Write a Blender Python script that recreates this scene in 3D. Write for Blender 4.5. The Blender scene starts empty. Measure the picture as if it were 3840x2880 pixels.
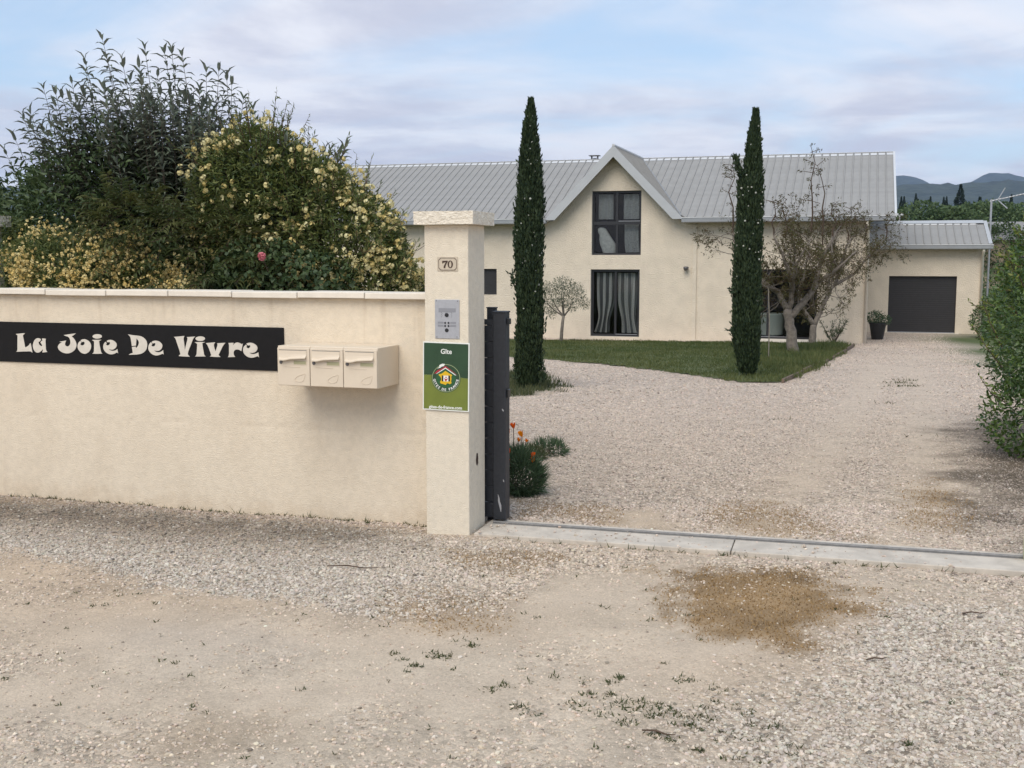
import bpy, bmesh, math, random
import numpy as np
from mathutils import Vector, Matrix

sc = bpy.context.scene
COL = sc.collection
R = math.radians

# ---------------------------------------------------------------- camera
cam_d = bpy.data.cameras.new('camera'); cam = bpy.data.objects.new('camera', cam_d); COL.objects.link(cam)
cam_d.sensor_width = 36.0; cam_d.lens = 39.87; cam_d.clip_start = 0.05; cam_d.clip_end = 20000
cam.location = (0, 0, 1.79); cam.rotation_euler = (R(90 - 6.347), 0, 0)
sc.camera = cam

# ---------------------------------------------------------------- sky and sun
SUN_EL, SUN_AZ = 50.0, 204.0          # azimuth clockwise from +Y: behind the camera, to its left
w = bpy.data.worlds.new('World'); sc.world = w; w.use_nodes = True
nt = w.node_tree; nt.nodes.clear()
def N(t, tree=None, **k):
    n = (tree or nt).nodes.new(t)
    for a, b in k.items(): setattr(n, a, b)
    return n
out = N('ShaderNodeOutputWorld'); bg = N('ShaderNodeBackground'); bg.inputs['Strength'].default_value = 0.1
sky = N('ShaderNodeTexSky', sky_type='NISHITA', sun_disc=False)
sky.sun_elevation = R(SUN_EL); sky.sun_rotation = R(SUN_AZ); sky.air_density = 1.0; sky.dust_density = 0.6; sky.ozone_density = 1.6
tc = N('ShaderNodeTexCoord'); sep = N('ShaderNodeSeparateXYZ'); nt.links.new(tc.outputs['Generated'], sep.inputs[0])
def math_(op, a, b=None, c=None, tree=None, clamp=False):
    n = N('ShaderNodeMath', tree, operation=op); n.use_clamp = clamp
    for i, v in enumerate((a, b, c)):
        if v is None: continue
        if isinstance(v, (int, float)): n.inputs[i].default_value = v
        else: (tree or nt).links.new(v, n.inputs[i])
    return n.outputs[0]
zc = math_('ADD', math_('MAXIMUM', sep.outputs['Z'], 0.0), 0.075)
cx = math_('DIVIDE', sep.outputs['X'], zc); cy = math_('DIVIDE', sep.outputs['Y'], zc)
cmb = N('ShaderNodeCombineXYZ'); nt.links.new(cx, cmb.inputs[0]); nt.links.new(cy, cmb.inputs[1]); cmb.inputs[2].default_value = 3.3
def noise_(vec, scale, detail, rough, dist=0.0):
    n = N('ShaderNodeTexNoise'); n.inputs['Scale'].default_value = scale; n.inputs['Detail'].default_value = detail
    n.inputs['Roughness'].default_value = rough; n.inputs['Distortion'].default_value = dist
    nt.links.new(vec, n.inputs['Vector']); return n.outputs['Fac']
def ramp_(fac, a, b, tree=None):
    n = N('ShaderNodeMapRange', tree, interpolation_type='SMOOTHSTEP'); n.inputs['From Min'].default_value = a; n.inputs['From Max'].default_value = b
    (tree or nt).links.new(fac, n.inputs['Value']); return n.outputs['Result']
n1 = noise_(cmb.outputs[0], 0.42, 8.0, 0.56, 0.5)
n2 = noise_(cmb.outputs[0], 1.3, 6.0, 0.6, 0.3)
horiz = math_('MULTIPLY', math_('SUBTRACT', 0.17, sep.outputs['Z'], clamp=True), 1.6)        # the cloud bank thickens with the length of the look through it
mask = ramp_(math_('ADD', n1, horiz), 0.44, 0.66)
shade = ramp_(math_('ADD', n2, math_('MULTIPLY', math_('SUBTRACT', 0.13, sep.outputs['Z'], clamp=True), 1.2)), 0.38, 0.72)
cm = N('ShaderNodeMix', data_type='RGBA'); nt.links.new(shade, cm.inputs['Factor'])
cm.inputs['A'].default_value = (5.6, 5.65, 6.0, 1); cm.inputs['B'].default_value = (3.8, 3.9, 4.6, 1)
sm = N('ShaderNodeMix', data_type='RGBA'); nt.links.new(math_('MULTIPLY', mask, 0.93), sm.inputs['Factor'])
skm = N('ShaderNodeMix', data_type='RGBA', blend_type='MIX'); skm.inputs['Factor'].default_value = 0.6
nt.links.new(sky.outputs[0], skm.inputs['A']); skm.inputs['B'].default_value = (3.3, 4.3, 5.5, 1)      # thin high veil over the blue
nt.links.new(skm.outputs['Result'], sm.inputs['A']); nt.links.new(cm.outputs['Result'], sm.inputs['B'])
nt.links.new(sm.outputs['Result'], bg.inputs['Color']); nt.links.new(bg.outputs[0], out.inputs['Surface'])

sun_d = bpy.data.lights.new('sun', 'SUN'); sun = bpy.data.objects.new('sun', sun_d); COL.objects.link(sun)
sun_d.energy = 1.5; sun_d.angle = R(46); sun_d.color = (1.0, 0.92, 0.80)
sv = Vector((math.sin(R(SUN_AZ)) * math.cos(R(SUN_EL)), math.cos(R(SUN_AZ)) * math.cos(R(SUN_EL)), math.sin(R(SUN_EL))))
sun.rotation_euler = sv.to_track_quat('Z', 'Y').to_euler(); sun.location = (0, 0, 60)

vs = sc.view_settings; vs.view_transform = 'Standard'; vs.look = 'None'; vs.gamma = 1.0; vs.exposure = 0.82; vs.use_curve_mapping = False
sc.cycles.use_denoising = True; sc.cycles.max_bounces = 5; sc.cycles.diffuse_bounces = 2; sc.cycles.glossy_bounces = 2
sc.cycles.transmission_bounces = 4; sc.cycles.transparent_max_bounces = 12; sc.cycles.volume_bounces = 0; sc.cycles.caustics_reflective = False; sc.cycles.caustics_refractive = False

# ---------------------------------------------------------------- helpers
def tag(o, label=None, cat=None, group=None, kind=None):
    if label: o['label'] = label
    if cat: o['category'] = cat
    if group: o['group'] = group
    if kind: o['kind'] = kind
    return o
def empty(name, loc=(0, 0, 0), rz=0.0):
    o = bpy.data.objects.new(name, None); COL.objects.link(o); o.location = loc; o.rotation_euler = (0, 0, rz); o.empty_display_size = 0.2
    return o
def link(name, me, mat=None, parent=None, smooth=False):
    o = bpy.data.objects.new(name, me); COL.objects.link(o)
    if mat is not None and len(me.materials) == 0: me.materials.append(mat)
    if parent: o.parent = parent
    if smooth: me.shade_smooth()
    return o
def ngon_mesh(name, co, loops, starts, totals, smooth=False):
    me = bpy.data.meshes.new(name)
    me.vertices.add(len(co)); me.vertices.foreach_set('co', np.ascontiguousarray(co, dtype=np.float32).ravel())
    me.loops.add(len(loops)); me.loops.foreach_set('vertex_index', np.ascontiguousarray(loops, dtype=np.int32))
    me.polygons.add(len(starts)); me.polygons.foreach_set('loop_start', np.ascontiguousarray(starts, dtype=np.int32))
    me.update(calc_edges=True)
    me.validate()
    if smooth: me.shade_smooth()
    return me
class MB:
    def __init__(s): s.v = []; s.f = []
    def add(s, vs_, fs):
        b = len(s.v); s.v += [tuple(p) for p in vs_]; s.f += [tuple(i + b for i in f) for f in fs]; return s
    def box(s, x0, x1, y0, y1, z0, z1):
        return s.add([(x0,y0,z0),(x1,y0,z0),(x1,y1,z0),(x0,y1,z0),(x0,y0,z1),(x1,y0,z1),(x1,y1,z1),(x0,y1,z1)],
                     [(0,3,2,1),(4,5,6,7),(0,1,5,4),(1,2,6,5),(2,3,7,6),(3,0,4,7)])
    def tube(s, pts, rad, k=8, cap=True):
        pts = [Vector(p) for p in pts]; n = len(pts); b = len(s.v); ref = None
        for i, p in enumerate(pts):
            t = (pts[min(i+1, n-1)] - pts[max(i-1, 0)]).normalized()
            if ref is None: ref = Vector((1, 0, 0)) if abs(t.x) < .8 else Vector((0, 1, 0))
            a = (ref - t * ref.dot(t)).normalized(); c = t.cross(a); ref = a
            r_ = rad[i] if isinstance(rad, (list, tuple)) else rad
            s.v += [tuple(p + (a * math.cos(2*math.pi*j/k) + c * math.sin(2*math.pi*j/k)) * r_) for j in range(k)]
        for i in range(n - 1):
            for j in range(k):
                s.f.append((b+i*k+j, b+i*k+(j+1) % k, b+(i+1)*k+(j+1) % k, b+(i+1)*k+j))
        if cap: s.f.append(tuple(b+j for j in range(k-1, -1, -1))); s.f.append(tuple(b+(n-1)*k+j for j in range(k)))
        return s
    def lathe(s, prof, k=16, c=(0, 0, 0), cap=True):
        b = len(s.v); n = len(prof)
        for r_, z in prof: s.v += [(c[0]+r_*math.cos(2*math.pi*j/k), c[1]+r_*math.sin(2*math.pi*j/k), c[2]+z) for j in range(k)]
        for i in range(n - 1):
            for j in range(k): s.f.append((b+i*k+j, b+i*k+(j+1) % k, b+(i+1)*k+(j+1) % k, b+(i+1)*k+j))
        if cap: s.f.append(tuple(b+j for j in range(k-1, -1, -1))); s.f.append(tuple(b+(n-1)*k+j for j in range(k)))
        return s
    def prism_y(s, poly, y0, y1):
        """polygon given in (x,z), extruded from y0 (front) to y1; concave outlines are filled by tessellation"""
        from mathutils.geometry import tessellate_polygon
        n = len(poly); b = len(s.v)
        ar = sum(poly[i][0]*poly[(i+1) % n][1] - poly[(i+1) % n][0]*poly[i][1] for i in range(n))
        if ar < 0: poly = poly[::-1]
        s.v += [(x, y0, z) for x, z in poly] + [(x, y1, z) for x, z in poly]
        for t in tessellate_polygon([[Vector((x, z, 0)) for x, z in poly]]):
            a = poly[t[0]]; c = poly[t[1]]; d = poly[t[2]]
            if (c[0]-a[0])*(d[1]-a[1]) - (c[1]-a[1])*(d[0]-a[0]) < 0: t = (t[0], t[2], t[1])
            s.f.append(tuple(b+i for i in t)); s.f.append(tuple(b+n+i for i in reversed(t)))
        for i in range(n): j = (i+1) % n; s.f.append((b+j, b+i, b+n+i, b+n+j))
        return s
    def mesh(s, name):
        me = bpy.data.meshes.new(name); me.from_pydata(s.v, [], s.f); me.update(); return me
    def build(s, name, mat, parent=None, smooth=False, bevel=0, seg=2, loc=None):
        o = link(name, s.mesh(name), mat, parent, smooth)
        if loc: o.location = loc
        if bevel:
            m = o.modifiers.new('bevel', 'BEVEL'); m.width = bevel; m.segments = seg; m.limit_method = 'ANGLE'; m.angle_limit = R(40)
        return o
def copy_tree(o, parent=None):
    c = o.copy(); COL.objects.link(c); c.parent = parent
    for ch in list(o.children): copy_tree(ch, c)
    return c

# ---------------------------------------------------------------- materials
def mat(name, col, rough=.8, nscale=0, namt=0., bump=0., bscale=200., metal=0., col2=None, spec=.5, coord='Object', bdist=.004, stain=0., dirt=False):
    m = bpy.data.materials.new(name); m.use_nodes = True; t = m.node_tree; p = t.nodes['Principled BSDF']
    p.inputs['Base Color'].default_value = (*col, 1); p.inputs['Roughness'].default_value = rough; p.inputs['Metallic'].default_value = metal
    p.inputs['Specular IOR Level'].default_value = spec
    cd = N('ShaderNodeTexCoord', t)
    if namt or col2:
        nz = N('ShaderNodeTexNoise', t); nz.inputs['Scale'].default_value = nscale; nz.inputs['Detail'].default_value = 6; nz.inputs['Roughness'].default_value = .6
        t.links.new(cd.outputs[coord], nz.inputs['Vector'])
        f = ramp_(nz.outputs['Fac'], .3, .7, t)
        mx = N('ShaderNodeMix', t, data_type='RGBA'); t.links.new(f, mx.inputs['Factor'])
        c2 = col2 or tuple(c * (1 - namt) for c in col); c1 = col if col2 else tuple(min(1, c * (1 + namt)) for c in col)
        mx.inputs['A'].default_value = (*c1, 1); mx.inputs['B'].default_value = (*c2, 1); res = mx.outputs['Result']
        if stain:
            n3 = N('ShaderNodeTexNoise', t); n3.inputs['Scale'].default_value = 1.3; n3.inputs['Detail'].default_value = 5
            mp = N('ShaderNodeMapping', t); mp.inputs['Scale'].default_value = (1.6, 1.6, .7); t.links.new(cd.outputs[coord], mp.inputs[0]); t.links.new(mp.outputs[0], n3.inputs['Vector'])
            m2 = N('ShaderNodeMix', t, data_type='RGBA', blend_type='MULTIPLY'); t.links.new(math_('MULTIPLY', ramp_(n3.outputs['Fac'], .45, .75, t), stain, tree=t), m2.inputs['Factor'])
            t.links.new(res, m2.inputs['A']); m2.inputs['B'].default_value = (.62, .55, .48, 1); res = m2.outputs['Result']
        if dirt:      # soil splashed up from the gravel, and rain streaks that run down from the coping joints
            sz = N('ShaderNodeSeparateXYZ', t); t.links.new(cd.outputs[coord], sz.inputs[0])
            n4 = N('ShaderNodeTexNoise', t); n4.inputs['Scale'].default_value = 9; n4.inputs['Detail'].default_value = 7; n4.inputs['Roughness'].default_value = .7; t.links.new(cd.outputs[coord], n4.inputs['Vector'])
            lo = math_('SUBTRACT', n4.outputs['Fac'], math_('MULTIPLY', sz.outputs['Z'], 2.6, tree=t), tree=t)
            mp2 = N('ShaderNodeMapping', t); mp2.inputs['Scale'].default_value = (16, 16, .8); t.links.new(cd.outputs[coord], mp2.inputs[0])
            n5 = N('ShaderNodeTexNoise', t); n5.inputs['Scale'].default_value = 1.0; n5.inputs['Detail'].default_value = 3; t.links.new(mp2.outputs[0], n5.inputs['Vector'])
            st_ = math_('MULTIPLY', ramp_(n5.outputs['Fac'], .56, .74, t), ramp_(math_('ADD', sz.outputs['Z'], math_('MULTIPLY', n4.outputs['Fac'], .5, tree=t), tree=t), 1.15, 1.75, t), tree=t)
            dm = math_('ADD', math_('MULTIPLY', ramp_(lo, .12, .62, t), .30, tree=t), math_('MULTIPLY', st_, .22, tree=t), tree=t, clamp=True)
            m3 = N('ShaderNodeMix', t, data_type='RGBA', blend_type='MULTIPLY'); t.links.new(dm, m3.inputs['Factor']); t.links.new(res, m3.inputs['A']); m3.inputs['B'].default_value = (.60, .50, .40, 1); res = m3.outputs['Result']
        t.links.new(res, p.inputs['Base Color'])
    if bump:
        nb = N('ShaderNodeTexNoise', t); nb.inputs['Scale'].default_value = bscale; nb.inputs['Detail'].default_value = 4
        t.links.new(cd.outputs[coord], nb.inputs['Vector'])
        b = N('ShaderNodeBump', t); b.inputs['Strength'].default_value = bump; b.inputs['Distance'].default_value = bdist
        t.links.new(nb.outputs['Fac'], b.inputs['Height']); t.links.new(b.outputs['Normal'], p.inputs['Normal'])
    return m
def leaf_mat(name, c1, c2, rough=.55, transl=.25, back=None, spec=.35):
    """leaf: colour varies leaf by leaf (attribute tint), thin enough to let light through"""
    m = bpy.data.materials.new(name); m.use_nodes = True; t = m.node_tree; p = t.nodes['Principled BSDF']; o = t.nodes['Material Output']
    at = N('ShaderNodeAttribute', t, attribute_name='tint')
    mx = N('ShaderNodeMix', t, data_type='RGBA'); t.links.new(at.outputs['Fac'], mx.inputs['Factor'])
    mx.inputs['A'].default_value = (*c1, 1); mx.inputs['B'].default_value = (*c2, 1); res = mx.outputs['Result']
    if back:
        g = N('ShaderNodeNewGeometry', t); m2 = N('ShaderNodeMix', t, data_type='RGBA'); t.links.new(g.outputs['Backfacing'], m2.inputs['Factor'])
        t.links.new(res, m2.inputs['A']); m2.inputs['B'].default_value = (*back, 1); res = m2.outputs['Result']
    t.links.new(res, p.inputs['Base Color']); p.inputs['Roughness'].default_value = rough; p.inputs['Specular IOR Level'].default_value = spec
    tr = N('ShaderNodeBsdfTranslucent', t); t.links.new(res, tr.inputs['Color'])
    ms = N('ShaderNodeMixShader', t); ms.inputs['Fac'].default_value = transl
    t.links.new(p.outputs[0], ms.inputs[1]); t.links.new(tr.outputs[0], ms.inputs[2]); t.links.new(ms.outputs[0], o.inputs['Surface'])
    return m
def glass_mat():
    m = bpy.data.materials.new('window_glass'); m.use_nodes = True; t = m.node_tree; t.nodes.clear()
    o = N('ShaderNodeOutputMaterial', t); tr = N('ShaderNodeBsdfTransparent', t); tr.inputs['Color'].default_value = (.86, .89, .88, 1)
    gl = N('ShaderNodeBsdfGlossy', t); gl.inputs['Roughness'].default_value = .02; fr = N('ShaderNodeFresnel', t); fr.inputs['IOR'].default_value = 1.5
    ms = N('ShaderNodeMixShader', t); t.links.new(fr.outputs[0], ms.inputs[0]); t.links.new(tr.outputs[0], ms.inputs[1]); t.links.new(gl.outputs[0], ms.inputs[2]); t.links.new(ms.outputs[0], o.inputs['Surface'])
    return m

M = dict(
    render=mat('cream_render', (.79, .675, .52), .92, 24.0, .045, .8, 190, bdist=.008, stain=.16, dirt=True),
    pillar=mat('pillar_render', (.79, .695, .55), .92, 22.0, .05, .8, 160, bdist=.009, stain=.10),
    cap=mat('split_stone', (.78, .70, .575), .95, 30, .06, .55, 90, bdist=.02),
    coping=mat('coping_concrete', (.77, .69, .58), .9, 12, .05, .3, 150),
    house=mat('house_render', (.72, .62, .49), .95, 2.2, .06, .9, 26, bdist=.03),
    reveal=mat('pale_reveal', (.70, .65, .56), .9, 5, .03, .2, 60),
    roof=mat('grey_steel_sheet', (.30, .29, .275), .65, 3, .06, 0, metal=.0, spec=.3),
    ridge=mat('pale_steel_trim', (.60, .60, .60), .45, 3, .02, 0, metal=.1),
    trim=mat('grey_fascia', (.46, .465, .47), .5, 3, .03, 0, metal=.1),
    gutter=mat('gutter_metal', (.33, .335, .34), .4, 4, .05, 0, metal=.4),
    dark=mat('anthracite_coating', (.024, .026, .032), .5, 40, .15, .05, 300),
    frame=mat('dark_window_frame', (.025, .024, .026), .4),
    garage=mat('garage_door_paint', (.022, .020, .021), .6, 8, .1),
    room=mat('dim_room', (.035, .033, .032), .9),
    black=mat('black_board', (.010, .009, .009), .6, 30, .1, spec=.2),
    letter=mat('letter_cream', (.66, .60, .51), .7, 20, .06, .2, 120),
    mail=mat('mailbox_enamel', (.70, .59, .455), .38, 6, .03, .05, 200),
    khaki=mat('khaki_label', (.40, .37, .22), .5),
    lock=mat('lock_metal', (.16, .15, .15), .4, metal=.6),
    alu=mat('brushed_aluminium', (.45, .45, .47), .38, 60, .05, 0, metal=.35),
    alud=mat('dull_aluminium', (.30, .30, .32), .4, metal=.3),
    knob=mat('black_plastic', (.018, .018, .02), .3),
    concrete=mat('threshold_concrete', (.54, .475, .395), .9, 7, .14, .5, 120, stain=.2),
    steel=mat('galvanised_steel', (.21, .20, .19), .55, 30, .15, 0, metal=.2),
    bark=mat('grey_bark', (.19, .16, .13), .95, 14, .28, .9, 40, bdist=.02),
    dbark=mat('dark_bark', (.085, .065, .05), .95, 20, .25, .7, 60, bdist=.01),
    twig=mat('brown_twig', (.085, .055, .036), .9, 20, .3),
    pot=mat('black_pot', (.016, .016, .017), .4),
    plate=mat('stone_plate', (.56, .475, .365), .8, 40, .05, .2, 200),
    ink=mat('brown_ink', (.05, .025, .015), .7),
    white=mat('white_paint', (.78, .77, .74), .6),
    gdark=mat('sign_dark_green', (.025, .062, .028), .35, 12, .1),
    gmid=mat('sign_disc_green', (.022, .10, .035), .35),
    glight=mat('sign_light_green', (.165, .20, .032), .35, 12, .06),
    gring=mat('sign_ring_green', (.36, .42, .22), .4),
    yellow=mat('sign_yellow', (.72, .44, .012), .4),
    red=mat('sign_red', (.42, .02, .04), .4),
    signwhite=mat('sign_white', (.80, .80, .74), .4),
    curtain=mat('curtain_cloth', (.70, .67, .64), .9, 30, .1, .3, 90),
    curtaind=mat('curtain_dark_stripe', (.16, .16, .165), .9),
    drum=mat('pale_drum', (.80, .84, .77), .6),
    wood=mat('weathered_wood', (.17, .12, .085), .9, 20, .3, .6, 60),
    stakew=mat('pale_stake', (.22, .19, .15), .9, 20, .2),
    redcloth=mat('red_cloth', (.55, .02, .03), .8),
    glass=glass_mat(),
)

# ---------------------------------------------------------------- measured layout (metres)
G_gravel_band = [[-5.761,9.226],[-3.98,8.668],[-1.998,7.929],[-0.57,7.352],[-0.269,7.164],[1.121,6.815],[2.942,6.254],[3.269,6.028],[3.137,5.776],[1.901,6.098],[0.923,6.418],[0.233,6.254],[-0.038,5.605],[-0.468,5.4],[-1.218,5.736],[-1.982,6.098],[-3.112,6.738],[-4.734,7.549]]
G_moss = [[0.881,6.301],[1.219,6.418],[1.703,6.32],[1.829,6.028],[1.573,5.471],[1.349,5.131],[1.055,5.068],[0.917,5.262],[0.823,5.697]]
G_moss_b = [[-0.596,5.776],[-0.369,6.028],[-0.112,5.776],[-0.195,5.4],[-0.468,5.4]]
G_moss_c = [[-0.444,6.815],[0.207,6.706],[0.143,6.349],[-0.286,6.447]]
G_moss_d = [[1.262,8.12],[1.822,8.21],[2.288,7.699],[2.145,7.103],[1.5,7.288],[1.176,7.549]]
G_moss_e = [[2.938,8.588],[3.42,9.226],[3.481,8.791],[2.928,7.288],[2.638,7.416]]
G_moss_f = [[-0.021,8.301],[0.662,8.21],[0.584,7.62],[0.013,7.699]]
G_moss_g = [[4.976,12.644],[6.911,15.181],[7.609,14.055],[3.681,6.706],[3.122,6.76],[3.386,8.032]]
G_sand_in = [[0.674,7.946],[1.115,8.032],[1.217,7.416],[1.096,7.225],[0.692,7.416]]
G_gravel_right = [[1.779,5.858],[3.306,6.098],[2.02,3.373],[0.59,3.491],[0.646,4.058],[0.722,4.317],[1.05,4.559],[1.381,5.006]]
G_gravel_left = [[-3.077,5.196],[-2.275,5.163],[-2.079,4.945],[-2.075,4.691],[-2.685,4.509]]
G_gravel_mid = [[-0.718,4.509],[-0.485,4.664],[-0.289,4.364],[-0.304,4.058],[-0.518,3.978],[-0.693,4.227]]
G_gravel_low = [[-0.509,3.9],[-0.01,4.058],[0.323,3.9],[0.29,3.491],[-0.458,3.491]]
G_stain = [[-1.336,4.099],[-1.232,4.295],[-0.849,4.295],[-0.847,4.099],[-1.124,3.9]]
G_pale = [[-2.058,5.4],[-1.598,5.544],[-1.077,5.262],[-1.044,4.887],[-1.464,4.773],[-1.872,5.068]]
G_lawn = [[-1.473,33.982],[1.029,33.982],[5.109,33.39],[7.975,32.819],[9.562,33.683],[9.584,31.998],[6.447,23.684],[4.596,19.163],[3.888,19.163],[3.369,20.84],[2.689,22.302],[1.907,23.982],[0.776,25.586],[-0.175,26.656],[-2.203,26.11],[-3.942,23.684],[-5.451,32.819]]
G_patch_grass = [[-0.398,21.07],[0.128,22.302],[0.633,20.84],[0.795,18.972],[0.643,17.571],[0.166,16.869],[-0.387,16.794]]
G_edging = [[4.596,19.163],[6.447,23.684],[9.479,31.473]]
G_shade_lawn = [[6.127,28.021],[9.61,31.998],[4.674,19.163],[3.927,19.358]]
P_cyp1 = [0.275,18.071]
P_cyp2 = [4.266,20.504]
P_tree1 = [6.899,27.617]
P_tree2 = [8.595,32.267]
P_olive = [1.487,33.982]
P_shrub_s = [9.765,34.909]
P_pot = [11.592,35.932]
P_stake = [5.694,25.083]
P_poppy = [0.032,8.628]
P_lowplant = [0.349,10.672]
P_gatestop = [3.028,6.569]
P_weed1 = [6.55,19.358]
P_poppy2 = [0.15,10.672]
WEEDS = [[-0.22,5.163],[-0.196,5.099],[-0.306,4.975],[-0.336,4.945],[-0.361,5.006],[0.313,4.509],[0.409,4.509],[0.464,4.691],[0.584,4.387],[0.615,4.341],[0.649,4.317],[0.682,4.295],[0.716,4.281],[0.769,4.272],[0.572,4.295],[0.542,4.272],[0.507,4.364],[0.478,4.435],[0.766,4.364],[0.825,4.435],[0.686,4.205],[0.715,4.162],[0.633,4.205],[0.799,4.141],[0.896,4.364],[0.942,4.317],[0.818,4.058],[0.922,4.058],[1.011,3.997],[1.031,3.939],[1.003,4.184],[0.914,4.227],[0.42,4.637],[0.304,4.664],[0.187,4.718],[-0.031,4.611],[-0.089,4.559],[0.251,4.411],[0.355,4.317],[0.738,4.664],[0.876,4.559],[0.594,4.058],[0.684,3.978],[0.788,3.9],[-0.42,4.829],[-0.49,4.916],[-0.537,4.975],[1.454,3.997],[0.888,3.9],[0.556,4.099],[0.026,4.387],[0.081,4.317],[0.438,4.227],[0.534,4.435],[0.438,4.411]]
TIPS = [[-3.868,1.536,3.692],[-3.352,1.403,3.552],[-3.3,1.696,3.615],[-3.035,1.455,3.495],[-3.55,1.367,3.464],[-3.374,1.702,3.578],[-3.307,2.218,3.499],[-3.104,2.1,3.478],[-3.004,2.065,3.432],[-2.619,1.522,3.258],[-2.706,1.837,3.19],[-2.46,1.577,3.059],[-4.442,1.473,3.3],[-4.206,1.406,3.245],[-4.18,1.514,3.34],[-4.597,2.227,3.567],[-4.524,2.129,3.651],[-5.233,2.107,3.178],[-5.131,2.1,3.19],[-3.036,1.493,3.214],[-3.567,1.61,3.455],[-4.132,1.927,3.616],[-5.388,2.032,2.856],[-5.383,2.155,2.997],[-3.788,2.18,3.477],[-2.837,1.387,3.216],[-4.684,1.906,3.214],[-3.931,1.972,3.412]]
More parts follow.
